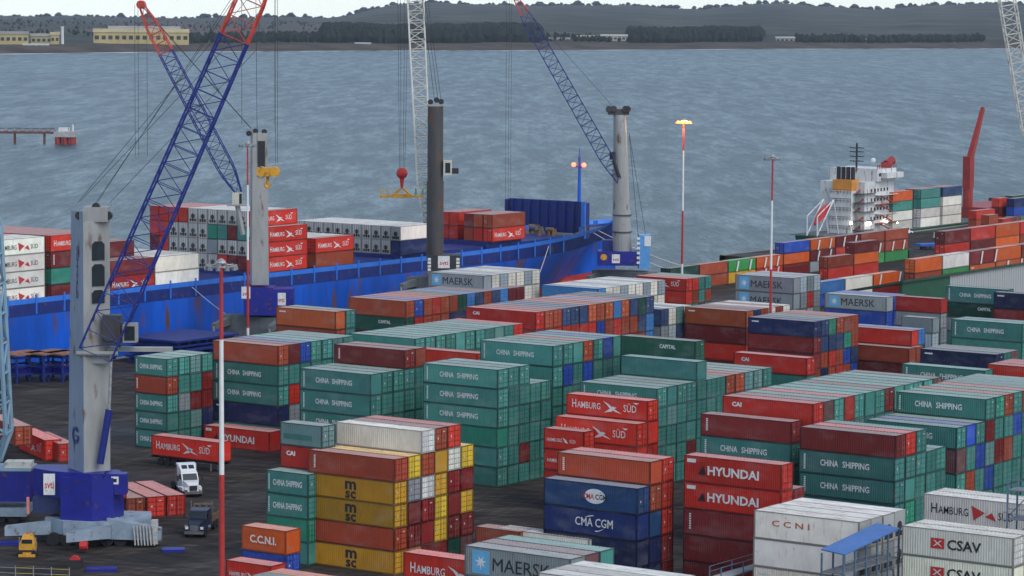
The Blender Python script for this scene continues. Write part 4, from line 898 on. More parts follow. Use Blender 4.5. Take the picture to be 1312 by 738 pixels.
MB().rod((hk.x,0,hk.z-.5),(hk.x,0,hk.z-1.3),.22,6).rod((hk.x-.4,0,hk.z-1.5),(hk.x,0,hk.z-1.9),.16,6).rod((hk.x,0,hk.z-1.9),(hk.x+.4,0,hk.z-1.4),.16,6).rod((hk.x,0,hk.z-1.2),(hk.x-.4,0,hk.z-1.5),.18,6).build('hook', M_YEL, hb)
# house
hz0, hz1 = P(100, 652).z, P(100, 601).z
xL, xM, xR = P(42, 620).x, P(122, 620).x, P(163, 620).x
hs_ = MB().prism([(xL,.6),(P(68,620).x,-1.6),(xM,-3.6),(xM+1.4,-3.6),(xM+1.4,3.5),(xL,3.5)], hz0+1.6, hz1).build('machinery_house', M_CBLUE, rA)
MB().prism([(xM-3.6,-3.3),(xM+.2,-4.3),(xR-1.2,-3.4),(xR-.4,0),(xR-1.4,3),(xM-3.4,3)], P(130,666).z, hz1-.5).build('slewing_house', M_CBLUE, rA)
MB().box(xR-2.0, xR+.3, -3.2, -1.5, P(150,628).z, P(150,602).z).build('side_cabin', M_CBLUE, rA)
MB().box(xL+.2, xM-3.4, -1.4, 3.2, P(60,655).z, hz0+1.6).build('louvre_skirt', mat('skirt_dark_blue', (.02,.03,.10), .6, var=.3, scale=2), rA)
def signboard(root, u, v, w, h, y, nm='sign_board'):
    p = P(u, v); sb = MB().box(p.x-w/2, p.x+w/2, y-.05, y, p.z-h/2, p.z+h/2).build(nm, M_WHITE, root)
    V, Fc = text_mesh('svti', w*.8, h*.34, .02); me = bpy.data.meshes.new('sign_text'); me.from_pydata([(p.x-w*.4+a, y-.056, p.z-h*.2+b) for a, b in V], [], Fc); me.materials.append(M_LRED); ob('sign_text', me, sb)
sgn_y = -1.6-(-1.6+3.6)*0
signboard(rA, 66.5, 617, 1.35, 2.5, -2.0)
p = P(86,623); V, Fc = text_mesh('65', .62, .8, .02); me = bpy.data.meshes.new('number'); me.from_pydata([(p.x-.3+a, -2.75+.0*a, p.z-.4+b) for a, b in V], [], Fc); me.materials.append(M_WHITE); ob('number', me, rA)
p = P(152, 610); MB().box(p.x-.42, p.x+.42, -3.26, -3.2, p.z-.45, p.z+.45).build('white_plate', M_WHITE, rA); MB().box(p.x-.2, p.x+.2, -3.29, -3.265, p.z-.2, p.z+.2).build('black_square', M_BLACK, rA)
MB().box(P(39,640).x-.15, P(39,640).x+.15, -1.9, -1.6, P(39,655).z, P(39,634).z).build('warning_post', mat('warning_pink', (.6,.2,.15)), rA)
# undercarriage: deck, sloped arm plates, outriggers
dk_ = P(110, 660).z
MB().prism([(P(60,660).x,-1.5),(P(88,672).x,-4.2),(P(140,690).x,-4.8),(P(196,664).x,-1.5),(P(190,655).x,3),(P(80,650).x,4)], 1.3, dk_).build('chassis', M_CHAS, rA)
def arm(pts0, pts1, nm='outrigger'): MB().loft([pts0, pts1]).build(nm, M_CHAS, rA)
a0, a1 = P(150, 690), P(98, 704)
MB().loft([[(a0.x,-5.6,1.2),(a0.x,-4.2,1.2),(a0.x,-4.2,2.7),(a0.x,-5.6,2.7)],[(a1.x,-8.0,1.1),(a1.x,-6.8,1.1),(a1.x,-6.8,2.2),(a1.x,-8.0,2.2)]]).build('outrigger', M_CHAS, rA)
a0, a1 = P(165, 675), P(212, 680)
MB().loft([[(a0.x-2,-4.4,.9),(a0.x-2,-2.0,.9),(a0.x-2,-2.0,3.3),(a0.x-2,-4.4,3.3)],[(a1.x,-4.6,.8),(a1.x,-3.4,.8),(a1.x,-3.4,2.2),(a1.x,-4.6,2.2)]]).build('outrigger', M_CHAS, rA)
a0, a1 = P(70, 668), P(12, 664)
MB().loft([[(a0.x,-2.6,1.1),(a0.x,-1.2,1.1),(a0.x,-1.2,2.6),(a0.x,-2.6,2.6)],[(a1.x,-3.4,1.0),(a1.x,-2.2,1.0),(a1.x,-2.2,2.1),(a1.x,-3.4,2.1)]]).build('outrigger', M_CHAS, rA)
for i in range(6):
    for s in (-3.9, 1.5): MB().rod((P(75+i*17,690).x, s-.3, .78), (P(75+i*17,690).x, s+.35, .78), .78, 14).build('wheel', M_TYRE, rA)
for (u_, v_, w_) in ((130,731,3.4),(222,706,2.6),(12,697,3.6)):
    p = atz(u_, v_, 0); q_ = cA.inv @ p; MB().cbox((q_.x, q_.y, .0), w_, 1.7, .3, .1).build('foot_pad', M_CBLUE, rA)
MB().rod((P(116,720).x,-8.6,.9),(P(116,720).x+.9,-8.6,.9),.5,10).build('jack', M_LRED, rA)
gr = MB()
for i in range(7): gr.rod((P(180+i*4,690).x,-4.9,.3),(P(178+i*4,680).x,-4.9,2.6),.1,5)
gr.box(P(200,680).x,P(208,680).x,-4.7,-3.9,.4,3.2).build('power_pack', M_REEFGREY, rA)

# --- crane with white tower by the ship
cB = Loc(330, 548); rB = thing('harbour_crane', 'pale grey square tower harbour crane on the quay beside mid ship', 'crane', cB.o, YAW, 'mobile harbour cranes'); P = cB.p
zt, zb = P(330,170).z, P(330,364).z
MB().loft([[(P(332,300).x+x, y, z) for x, y in rect(0,0,3.1-.4*(z-zb)/(zt-zb),3.3,R(12))] for z in (zb, zt)]).build('tower', M_TOWER, rB)
MB().box(P(330,190).x+.2, P(330,190).x+1.5, -1.85, -1.5, P(330,225).z, P(330,180).z).build('rope_slot', M_DARK, rB)
for x_, z_ in ((-1.5,-.1),(-.3,.3),(1.3,.2)): MB().rod((P(330,172).x+x_,-1.2,zt+z_),(P(330,172).x+x_,-.5,zt+z_),.5,12).build('sheave', M_DARK, rB)
cb = MB().box(P(299,250).x, P(311,250).x, -2.4,-.4, P(300,261).z, P(300,246).z).build('operator_cab', mat('cab_cream',(.55,.52,.42)), rB); MB().box(P(308,250).x, P(311.4,250).x, -2.46,-2.38, P(300,260).z, P(300,247).z).build('window', M_GLASS, cb)
MB().box(P(292,262).x, P(318,262).x, -2.4, 0, P(300,263).z, P(300,261.3).z).build('platform', M_TOWER, rB)
MB().rod((P(305,262).x,-1.5,P(305,262).z),(P(312,300).x,-1,P(312,300).z),.5,6).build('cab_bracket', M_TOWER, rB)
p0, p1 = P(306,247,-1), P(181,6,-1)
boom(rB, p0, p1, 2.9, 2.3, 20, .77, rc=.12, rb=.05)
ropes(rB, 'stay_rope', [((P(322,175).x, y_, zt+.8), Vector(p1)+Vector((0,y_,0))) for y_ in (-1.2,-.6,.2)], .032)
ropes(rB, 'hoist_rope', [(Vector(p1)+Vector((dx_,0,0)), Vector((p1.x+dx_,p1.y,P(180,200).z))) for dx_ in (-1.2,-.6,1.0)], .035)
MB().rod((P(352,170).x,-.5,P(352,-5).z),(P(352,170).x,-.5,P(352,160).z),.03,4).build('hoist_rope', M_ROPE, rB)
MB().box(P(314,380).x, P(352,380).x, -3, 3, P(330,402).z, P(330,367).z).prism([(P(352,380).x,-3),(P(376,380).x,-1.2),(P(376,380).x,3),(P(352,380).x,3)], P(330,402).z, P(330,369).z).build('machinery_house', M_CBLUE, rB)
def sgn(root, u, v, w, h, y):
    p = P(u, v); sb = MB().box(p.x-w/2, p.x+w/2, y-.05, y, p.z-h/2, p.z+h/2).build('sign_board', M_WHITE, root)
    V, Fc = text_mesh('svti', w*.75, h*.34, .02); me = bpy.data.meshes.new('sign_text'); me.from_pydata([(p.x-w*.37+a, y-.056, p.z-h*.25+b) for a, b in V], [], Fc); me.materials.append(M_LRED); ob('sign_text', me, sb)
sgn(rB, 360.5, 381.5, 2.0, 2.3, -2.55); sgn(rB, 317, 373, 1.6, 2.2, -3.02)
undercarriage(rB, 0, .5, P(330,405).z, 7, 9, R(-20), mat('chassis_dark_grey', (.12,.13,.13), .7, var=.3, scale=.5))
# --- crane with charcoal tower
cC = Loc(557, 592); rC = thing('harbour_crane', 'charcoal round tower harbour crane with white lattice boom in mid quay', 'crane', cC.o, YAW, 'mobile harbour cranes'); P = cC.p
zt, zb, zm = P(557,136).z, P(557,330).z, P(557,232).z
MB().rod((0,0,zm),(0,0,zt),1.55,20).build('tower', M_TDARK, rC, smooth=False); MB().rod((0,0,zb),(0,0,zm),1.68,20).build('tower_base', M_TDARK, rC)
hd_ = MB().box(-1.7,1.7,-1.2,1.2,zt,zt+.35).build('head_frame', M_TOWER, rC)
for x_, z_ in ((-1,.8),(.2,1.2),(1.1,.9)): MB().rod((x_,-.5,zt+z_),(x_,.2,zt+z_),.55,12).build('sheave', M_DARK, hd_)
cb = MB().box(1.7,3.3,-1.6,.2,P(575,224).z,P(575,205).z).build('operator_cab', mat('cab_cream',(.55,.52,.42)), rC); MB().box(2.0,3.0,-1.66,-1.58,P(575,221).z,P(575,208).z).build('window', M_GLASS, cb); MB().box(3.3,4.6,-1.4,-.4,P(575,222).z,P(575,215).z).build('cab_frame', M_DARK, cb)
p0, p1 = P(546,285,1.9), P(526,-130,14)
boom(rC, p0, p1, 2.6, 3.4, 34, 1.0, M_BWHITE, rc=.17, rb=.09, side=(1,0,0))
ropes(rC, 'stay_rope', [((x_,.3,zt+1), Vector(p1)+Vector((x_*.6,0,0))) for x_ in (-.2,.5,1.1)], .05)
sp = cC.p(515, 222, 10)
ropes(rC, 'hoist_rope', [((sp.x+x_, sp.y, p1.z), (sp.x+x_*.4, sp.y, sp.z+.8)) for x_ in (-1.2,-.5,.6,1.4)], .035)
def spreader(root, c, m1, m2):
    blk = MB().ball((c[0],c[1],c[2]), 1.15, 10, 8).rod((c[0],c[1],c[2]-.5),(c[0],c[1],c[2]-3),.55,8,.25).build('hook_block', m1, root)
    z = c[2]-4.6
    s_ = MB().box(c[0]-2.0,c[0]+2.0,c[1]-.8,c[1]+.8,z-.3,z+.5).box(c[0]-4.4,c[0]-2.6,c[1]-.5,c[1]+.5,z-.3,z+.2).box(c[0]+2.6,c[0]+4.4,c[1]-.5,c[1]+.5,z-.3,z+.2).box(c[0]-2.8,c[0]+2.8,c[1]-.25,c[1]+.25,z-.15,z+.1).build('spreader', m2, root)
    for x_ in (-1.6, 1.6): MB().rod((c[0],c[1],c[2]-2.8),(c[0]+x_,c[1],z+.4),.25,5).build('spreader_link', m2, s_)
    for x_ in (-4.2,-2.8,2.8,4.2): MB().rod((c[0]+x_,c[1],z+.2),(c[0]+x_,c[1],z+1.6),.16,5).build('guide_arm', m2 if x_ < 0 else mat('arm_green',(.05,.3,.05)), s_)
spreader(rC, sp, M_LRED, M_YEL)
hs_ = MB().box(P(547,337).x, P(590,337).x, -2.2, 3, P(557,352).z, P(557,326).z).build('machinery_house', mat('house_black',(.03,.03,.032),.6,var=.3,scale=.6), rC)
for u_ in (550.5, 587):
    for i in range(5): MB().box(P(u_,330).x-.32, P(u_,330).x+.32, -2.28, -2.2, P(u_,331+i*4.4).z-.25, P(u_,331+i*4.4).z+.25).build('white_square', M_WHITE, hs_)
sgn(rC, 569, 334.5, 2.3, 2.4, -2.24)
undercarriage(rC, 1.5, .5, P(557,356).z, 7, 9, R(-25), mat('chassis_dark_grey', (.12,.13,.13)))
# --- crane beyond the bow
cD = Loc(797, 648); rD = thing('harbour_crane', 'tapered grey tower harbour crane with blue boom beyond the ship bow', 'crane', cD.o, YAW, 'mobile harbour cranes'); P = cD.p
zt, zb = P(795,147).z, P(797,322).z
MB().rod((P(797,322).x,0,zb),(P(794,147).x,0,zt),2.1,20,1.35).build('tower', M_TOWER, rD)
MB().rod((P(797,275).x,0,P(797,276).z),(P(797,275).x,0,P(797,274.5).z),2.1,20).build('tower_ring', M_TDARK, rD); MB().rod((P(797,297).x,0,P(797,297.5).z),(P(797,297).x,0,P(797,296).z),2.2,20).build('tower_ring', M_TDARK, rD)
hd_ = MB().box(P(779,145).x,P(806,145).x,-1.1,1.1,zt,zt+1.2).build('head_frame', M_TDARK, rD)
for u_ in (780,786,801,804): MB().rod((P(u_,142).x,-1.3,zt+1.3),(P(u_,142).x,-.5,zt+1.1),.7,12).build('sheave', M_DARK, hd_)
p0, p1 = P(794,233,-1), P(660,-4,-1)
boom(rD, p0, p1, 2.9, 2.4, 22, .93, rc=.12, rb=.05)
ropes(rD, 'stay_rope', [((P(786,145).x, y_, zt+1.6), Vector(p1)+Vector((0,y_,0))) for y_ in (-1,-.3,.5)], .032)
ropes(rD, 'hoist_rope', [(Vector(p1)+Vector((dx_,0,0)), Vector((p1.x+dx_,p1.y,P(652,262).z))) for dx_ in (-1.8,-1.2,-.7)], .03)
ropes(rD, 'guy_rope', [((P(806,170).x,0,P(806,170).z),(P(u_,306).x,0,P(u_,306).z)) for u_ in (818,828)], .05)
MB().box(P(781,195).x,P(787,195).x,-2.2,-.6,P(784,204).z,P(784,194).z).build('operator_cab', M_DARK, rD)
MB().rod(P(786,205,-2),P(793,226,-2),.4,8).build('luffing_cylinder', M_DARK, rD)
MB().box(P(766,325).x,P(818,325).x,-3,3,P(797,339).z,P(797,321).z).build('machinery_house', M_CBLUE, rD)
MB().box(P(772,315).x,P(787,315).x,0,3,P(797,321).z,P(797,308).z).build('winch_house', M_SHIPD, rD)
pb = MB().box(P(818,325).x,P(832,325).x,-3.2,1.5,P(797,343).z,P(797,300).z).build('power_house', M_SKYB, rD)
for i in range(6): MB().box(P(817,320).x-.3,P(817,320).x+.35,-3.27,-3.2,P(817,304+i*6.2).z-.28,P(817,304+i*6.2).z+.28).build('white_square', M_WHITE, pb)
MB().box(P(829,307).x-.7,P(829,307).x+.7,-3.27,-3.2,P(829,314).z,P(829,301).z).build('sign_board', M_WHITE, pb)
sgn(rD, 788.5, 330, 1.7, 1.9, -3.02); MB().rod((P(773,328).x,-3.1,P(773,328).z),(P(773,328).x,-3.0,P(773,328).z),.7,12).build('emblem', M_YEL, rD)
undercarriage(rD, .5, .5, P(797,347).z, 6.5, 9, R(-28), mat('chassis_dark_grey', (.12,.13,.13)))
# --- white boom at the right edge, its tower stands just outside
cE = Loc(1336, 700); rE = thing('harbour_crane', 'white lattice boom of a crane cut off by right edge', 'crane', cE.o, YAW, 'mobile harbour cranes'); P = cE.p
boom(rE, P(1322,190), P(1285,-30), 3.2, 3.6, 18, 1.0, M_BWHITE, rc=.17, rb=.09)
MB().rod((0,0,2),(0,0,P(1336,100).z),1.6,14).build('tower', M_TOWER, rE); undercarriage(rE, 0, 0, 4.5, 6, 9, 0)
MB().box(P(1322,190).x-.5, 1, -1, 1, P(1322,192).z-1, P(1322,190).z).build('boom_foot', M_TOWER, rE)
# --- pale lattice of a crane at the left edge
cF = Loc(2, 362); rF = thing('harbour_crane', 'pale blue lattice mast and blue house cut off by left edge', 'crane', cF.o, YAW, 'mobile harbour cranes'); P = cF.p
M_PALEB = mat('pale_blue_steel', (.22,.34,.42), .5, var=.15, scale=.5)
lattice_mesh(lattice(P(-9,592), P(-26,250), 4.2, 4.0, 9, (0,1,0), taper=.01), 0, 9, .3, .14).build('lattice_mast', M_PALEB, rF, fix=False)
MB().box(P(-60,620).x, P(41,620).x, -1.6, 3.2, P(0,640).z, P(0,601).z).build('machinery_house', M_CBLUE, rF); MB().box(P(-60,600).x, P(42,600).x, -1.7, 3.3, P(0,601).z, P(0,598.5).z).build('roof_edge', M_PALEB, rF)
MB().box(P(8,595).x, P(42,595).x, -1.2, 1.0, P(0,598).z, P(0,590).z).build('mast_foot', M_BWHITE, rF)
MB().box(P(-60,660).x, P(38,660).x, -2.5, 3, .9, P(0,648).z).build('chassis', M_CHAS, rF)
for i in range(5): MB().rod((P(-50+i*18,690).x,-2.3,.75),(P(-50+i*18,690).x,-1.6,.75),.75,12).build('wheel', M_TYRE, rF)

# ------------------------------------------------------------------ light masts
M_MR = mat('mast_red', (.42,.03,.025), .5, var=.2, scale=.5); M_MW = mat('mast_white', (.72,.71,.68), .5, var=.1, scale=.5)
def mast(u, depth, vtop, bands, label, lit=False, r=.3, nl=8):
    c = Loc(u, depth); root = thing('light_mast', label, 'light mast', c.o, YAW, 'tall red and white light masts')
    zs = [c.p(u, v).z for v in bands]; zs = [zs[0]]+zs[1:]
    z_edges = zs+[0]; cur = 0; H = zs[0]
    for i in range(len(z_edges)-1):
        a, b = z_edges[i], max(0, z_edges[i+1])
        ra, rb_ = r*(.55+.45*(1-a/H)), r*(.55+.45*(1-b/H))
        MB().rod((0,0,b),(0,0,a),rb_,12,ra).build('pole_section', M_MR if i % 2 == 0 else M_MW, root, smooth=False)
    rgm = MB()
    for i in range(14):
        a0_, a1_ = 2*math.pi*i/14, 2*math.pi*(i+1)/14; rgm.rod((1.4*math.cos(a0_),1.4*math.sin(a0_),H),(1.4*math.cos(a1_),1.4*math.sin(a1_),H),.07,5)
    for i in range(4): a0_ = math.pi*i/2; rgm.rod((0,0,H+.3),(1.4*math.cos(a0_),1.4*math.sin(a0_),H),.06,5)
    ring = rgm.build('lamp_ring', M_STEEL, root)
    lm = mat('sodium_lamp', (1,.6,.2), emit=(1,.13,.012), estr=2.2) if lit else mat('lamp_unlit', (.16,.17,.18), .25)
    for i in range(nl):
        a0_ = 2*math.pi*i/nl+.2; x, y = 1.4*math.cos(a0_), 1.4*math.sin(a0_); lr_ = .5 if lit else .26
        MB().loft([[(x+lr_*math.cos(q_), y+lr_*math.sin(q_), H-.35) for q_ in [2*math.pi*k/8 for k in range(8)]], [(x+.15*math.cos(q_), y+.15*math.sin(q_), H+.15) for q_ in [2*math.pi*k/8 for k in range(8)]]]).build('lamp', lm, ring)
    MB().loft([[(q*math.cos(a0_), q*math.sin(a0_), H+z_) for a0_ in [2*math.pi*k/10 for k in range(10)]] for q, z_ in ((.5,.3),(.42,.5),(.2,.7),(.05,.78))]).build('top_dome', M_STEEL, root)
    if lit:
        L_ = bpy.data.lights.new('sodium_light', 'POINT'); L_.energy = 6000; L_.color = (1,.5,.15); L_.shadow_soft_size = 1.5; lo = bpy.data.objects.new('sodium_light', L_); COL.objects.link(lo); lo.parent = root; lo.location = (0,0,H-1.2)
    return root
mast(283.5, 290, 338, (341,435,608,790), 'nearest red and white light mast in front of the teal stacks', r=.32, nl=10)
mast(317.5, 536, 184, (186,237,333,420), 'red and white light mast against the white crane tower', r=.26)
mast(873.5, 661, 153, (156,193,270,338), 'light mast glowing orange beside the far crane', True, r=.28)
mast(987.5, 511, 199, (203,257,345,452), 'slim light mast before the white accommodation ship', r=.26)
# ------------------------------------------------------------------ loose containers, vehicles and clutter in the yard
FH = Vector((-sY, cY, 0)); AX = (R0*.44+FH*-.9).normalized(); RZA = math.atan2(AX.y, AX.x); PERP = Vector((-AX.y, AX.x, 0))
def loose(u, v, z0, Ln, H, code, label, rz=RZA, k=0, door=True, end=True):
    p = atz(u, v, z0); ax = Vector((math.cos(rz), math.sin(rz), 0)); pr = Vector((-ax.y, ax.x, 0)); c = p-ax*(Ln/2)+pr*k
    add_cont(c.x, c.y, z0, Ln, H, code, rz, label, door, 'containers lying loose by the near crane'); return c
loose(226, 661, 0, 12.19, 2.6, 'R', 'red container on the ground nearest the white truck tractor', k=0)
loose(226, 661, 0, 12.19, 2.6, 'R', 'red container on the ground, middle of three behind crane house', k=-2.62)
loose(226, 661, 0, 12.19, 2.6, 'B', 'rust red container on the ground touching the near crane house', k=-5.25)
loose(150, 640, 0, 12.19, 2.6, 'B', 'rust red container, lower of pair just right of near tower', k=0)
loose(150, 640, 2.6, 12.19, 2.6, 'R', 'red container, upper of pair just right of near tower', k=0)
loose(68, 590, 0, 12.19, 2.9, 'H', 'bright red lettered container lying behind the near crane tower')
loose(86, 592, 0, 12.19, 2.6, 'R', 'red container beside the lettered one behind near crane tower')
loose(30, 571, 0, 12.19, 2.6, 'U', 'blue container at the foot of the red pair, far left')
loose(30, 571, 2.6, 12.19, 2.6, 'R', 'red container, middle of the far left stack behind lattice mast')
loose(30, 571, 5.2, 12.19, 2.6, 'B', 'rust red container topping the far left stack')
def nr(u, v, z, Ln, H, code, label, door=False, dk=0): p = atz(u, v, z); add_cont(p.x-Ln/2, p.y+1.22+dk, z, Ln, H, code, 0, label, door, 'containers near the trucks')
nr(345.4, 580, 0, 12.19, 2.9, 'E', 'red container with big white letters on the ground before navy')
nr(345.4, 580, 0, 12.19, 2.6, 'R', 'plain red container on the ground behind big white letters', dk=2.5)
nr(281, 593, 1.35, 12.19, 2.75, 'H', 'bright red lettered container riding on a trailer behind white truck')
pT = atz(281, 593, 1.35)
tr = thing('container_trailer', 'dark skeletal trailer carrying the red lettered container', 'trailer', (pT.x-6.1, pT.y+1.22, 0))
MB().box(-6.1, 6.1, -.55, .55, .95, 1.33).box(-6.1,-5.9,-1.2,1.2,1.0,1.34).box(5.9,6.1,-1.2,1.2,1.0,1.34).build('frame', M_DARK, tr)
for x in (-4.6,-3.4,-2.2):
    for y in (-1.05, .75): MB().rod((x, y, .52), (x, y+.3, .52), .52, 14).build('wheel', M_TYRE, tr)
for y in (-.7, .7): MB().rod((4.2, y, 0), (4.2, y, 1.0), .12, 6).build('landing_leg', M_STEEL, tr)

M_TWHITE = mat('truck_white', (.68,.69,.70), .3, var=.06, scale=1); M_TDBLUE = mat('truck_dark_blue', (.015,.02,.045), .35, var=.2, scale=1); M_CHROME = mat('chrome', (.6,.6,.62), .2, .9, var=.1)
M_HL = mat('headlight_glass', (.75,.75,.7), .15)
def truck(u, v, paint, label, rz, bed=False, sleeper=True):
    p = atz(u, v, 0); t = thing('truck_tractor', label, 'truck', (p.x, p.y, 0), rz)        # local +X = forward
    ch = MB().box(-5.6, 1.6, -.45, .45, .7, 1.0).build('chassis', M_DARK, t)
    # hood, tapered
    MB().loft([[(.9,-1.0,.75),(.9,1.0,.75),(.9,1.0,1.95),(.9,-1.0,1.95)], [(2.0,-.85,.75),(2.0,.85,.75),(2.0,.8,1.8),(2.0,-.8,1.8)], [(2.75,-.72,.8),(2.75,.72,.8),(2.7,.6,1.55),(2.7,-.6,1.55)]]).build('hood', paint, t)
    cb = MB().loft([[(-1.3,-1.15,.75),(-1.3,1.15,.75),(-1.3,1.15,3.0),(-1.3,-1.15,3.0)], [(.4,-1.15,.75),(.4,1.15,.75),(.25,1.05,2.85),(.25,-1.05,2.85)], [(.95,-1.1,.75),(.95,1.1,.75),(.95,1.08,1.95),(.95,-1.08,1.95)]]).build('cab', paint, t)
    MB().loft([[(.98,-.95,2.0),(.98,.95,2.0),(.36,.92,2.72),(.36,-.92,2.72)], [(1.0,-.95,2.0),(1.0,.95,2.0),(.38,.92,2.72),(.38,-.92,2.72)]]).build('windshield', M_GLASS, cb)
    for s in (-1, 1): MB().box(-.55,.35,min(s*1.15,s*1.17),max(s*1.15,s*1.17),1.95,2.6).build('side_window', M_GLASS, cb)
    if sleeper:
        MB().loft([[(-2.3,-1.2,.8),(-2.3,1.2,.8),(-2.3,1.2,3.8),(-2.3,-1.2,3.8)], [(-1.2,-1.2,.8),(-1.2,1.2,.8),(-1.2,1.2,3.75),(-1.2,-1.2,3.75)]]).build('sleeper', paint, t)
        fa = MB().loft([[(-1.25,-1.15,2.98),(-1.25,1.15,2.98),(-1.25,1.1,3.75),(-1.25,-1.1,3.75)], [(.1,-1.0,2.88),(.1,1.0,2.88),(-.2,.95,3.1),(-.2,-.95,3.1)]]).build('roof_fairing', paint, t)
        for s in (-1, 1): MB().loft([[(-.42,s*.45-.35,3.22),(-.42,s*.45+.35,3.22),(-.95,s*.45+.35,3.60),(-.95,s*.45-.35,3.60)],[(-.40,s*.45-.35,3.27),(-.40,s*.45+.35,3.27),(-.93,s*.45+.35,3.65),(-.93,s*.45-.35,3.65)]]).build('roof_window', M_GLASS, fa)
    MB().box(2.74,2.82,-.5,.5,.85,1.5).build('grille', M_DARK if paint is M_TWHITE else M_CHROME, t)
    MB().box(2.6,2.95,-1.15,1.15,.45,.8).build('bumper', M_CHROME, t)
    for s in (-1, 1):
        MB().box(2.55,2.72,s*.9-.18,s*.9+.18,1.0,1.3).build('headlight', M_HL, t)
        MB().loft([[(1.0,s*1.2-.25,.8),(1.0,s*1.2+.1,.8),(1.0,s*1.2+.1,1.25),(1.0,s*1.2-.25,1.25)],[(2.4,s*1.1-.25,.8),(2.4,s*1.1+.1,.8),(2.4,s*1.1+.1,1.2),(2.4,s*1.1-.25,1.2)]]).build('fender', paint, t)
        mr = MB().rod((.7,s*1.15,2.2),(.85,s*1.55,2.2),.04,5).box(.8,.95,s*1.6-.1,s*1.6+.1,1.9,2.6).build('mirror', M_DARK, t)
        MB().rod((-.9,s*1.0,.75),(.6,s*1.0,.75),.33,12).build('fuel_tank', M_CHROME, t)
        MB().rod((-1.5,s*1.25,1),(-1.5,s*1.25,3.6),.09,8).build('exhaust_stack', M_CHROME, t)
        for x in (1.75, -3.6, -4.9): MB().rod((x, s*1.05-.17, .52), (x, s*1.05+.17, .52), .52, 16).build('wheel', M_TYRE, t)
    if bed:
        MB().box(-7.5,-2.6,-1.2,1.2,1.05,1.3).build('flatbed', M_RUSTY, t); hb = MB()
        for y in (-1.1,-.4,.4,1.1): hb.box(-2.6,-2.45,y-.07,y+.07,1.3,3.2)
        for z in (1.9,2.5,3.1): hb.box(-2.62,-2.45,-1.15,1.15,z,z+.14)
        hb.build('headboard', mat('old_timber',(.22,.15,.09),.9,var=.4,scale=2), t)
        for s in (-1,1): MB().box(-7.5,-2.7,s*1.17-.03,s*1.17+.03,1.3,1.9).build('side_rail', M_RUSTY, t)
    else: MB().rod((-3.6,-.2,1.05),(-3.6,.2,1.05),.5,12).build('fifth_wheel', M_DARK, t)
    return t
truck(242, 633, M_TWHITE, 'white sleeper cab truck tractor facing the camera', RZA-R(8))
truck(255, 684, M_TDBLUE, 'dark blue flatbed truck with timber headboard facing the camera', RZA-R(32), True, False)
# yellow machine, blue plates, quay clutter at left
p = atz(36, 712, 0); ym = thing('mooring_machine', 'small orange yellow machine beside the near crane chassis', 'machine', p, YAW)
MB().box(-.9,.9,-.8,.8,.3,1.5).box(-.95,.95,-.9,.7,0,.32).build('body', M_YEL, ym); MB().loft([[(-.85,-.7,1.5),(.85,-.7,1.5),(.85,.7,1.5),(-.85,.7,1.5)],[(-.5,-.4,2.5),(.5,-.4,2.5),(.5,.5,2.5),(-.5,.5,2.5)]]).build('hood', M_YEL, ym); MB().box(-.6,.6,-.82,-.74,1.55,2.0).build('window', M_GLASS, ym); MB().rod((0,0,2.5),(0,0,2.8),.12,6).build('beacon', M_LORANGE, ym); MB().box(-.92,.92,-.83,-.79,.55,.8).build('bumper_stripe', M_DARK, ym); MB().rod((.95,-.3,.5),(.95,-.3,2.2),.05,5).rod((-.95,-.3,.5),(-.95,-.3,2.2),.05,5).build('grab_rail', M_STEEL, ym)
for s in (-1,1): MB().rod((s*.8,-.85,.35),(s*.8,.75,.35),.34,10).build('roller', M_TYRE, ym)
p = atz(97, 727, 0); pm = thing('hose_reel', 'red hose reel standing in front of the near crane', 'reel', p, YAW)
MB().rod((-.1,-.35,.75),(-.1,.35,.75),.6,14).build('drum', M_LRED, pm); MB().box(-.9,.7,-.5,-.38,0,.9).box(-.9,.7,.38,.5,0,.9).build('stand', M_DARK, pm)
# yard fence in the lower left corner
pf = atz(20, 752, 0); fn = thing('yard_fence', 'low mesh panel fence in the lower left corner', 'fence', pf, YAW-R(8))
for i in range(7):
    MB().rod((-6+i*2.0,0,0),(-6+i*2.0,0,2.3),.06,6).build('post', M_STEEL, fn)
    if i < 6:
        mb = MB()
        for z in (.3,.9,1.5,2.1): mb.rod((-6+i*2,0,z),(-4+i*2,0,z),.03,4)
        mb.build('rail', mat('fence_yellow',(.5,.4,.08)) if i % 2 else M_STEEL, fn)
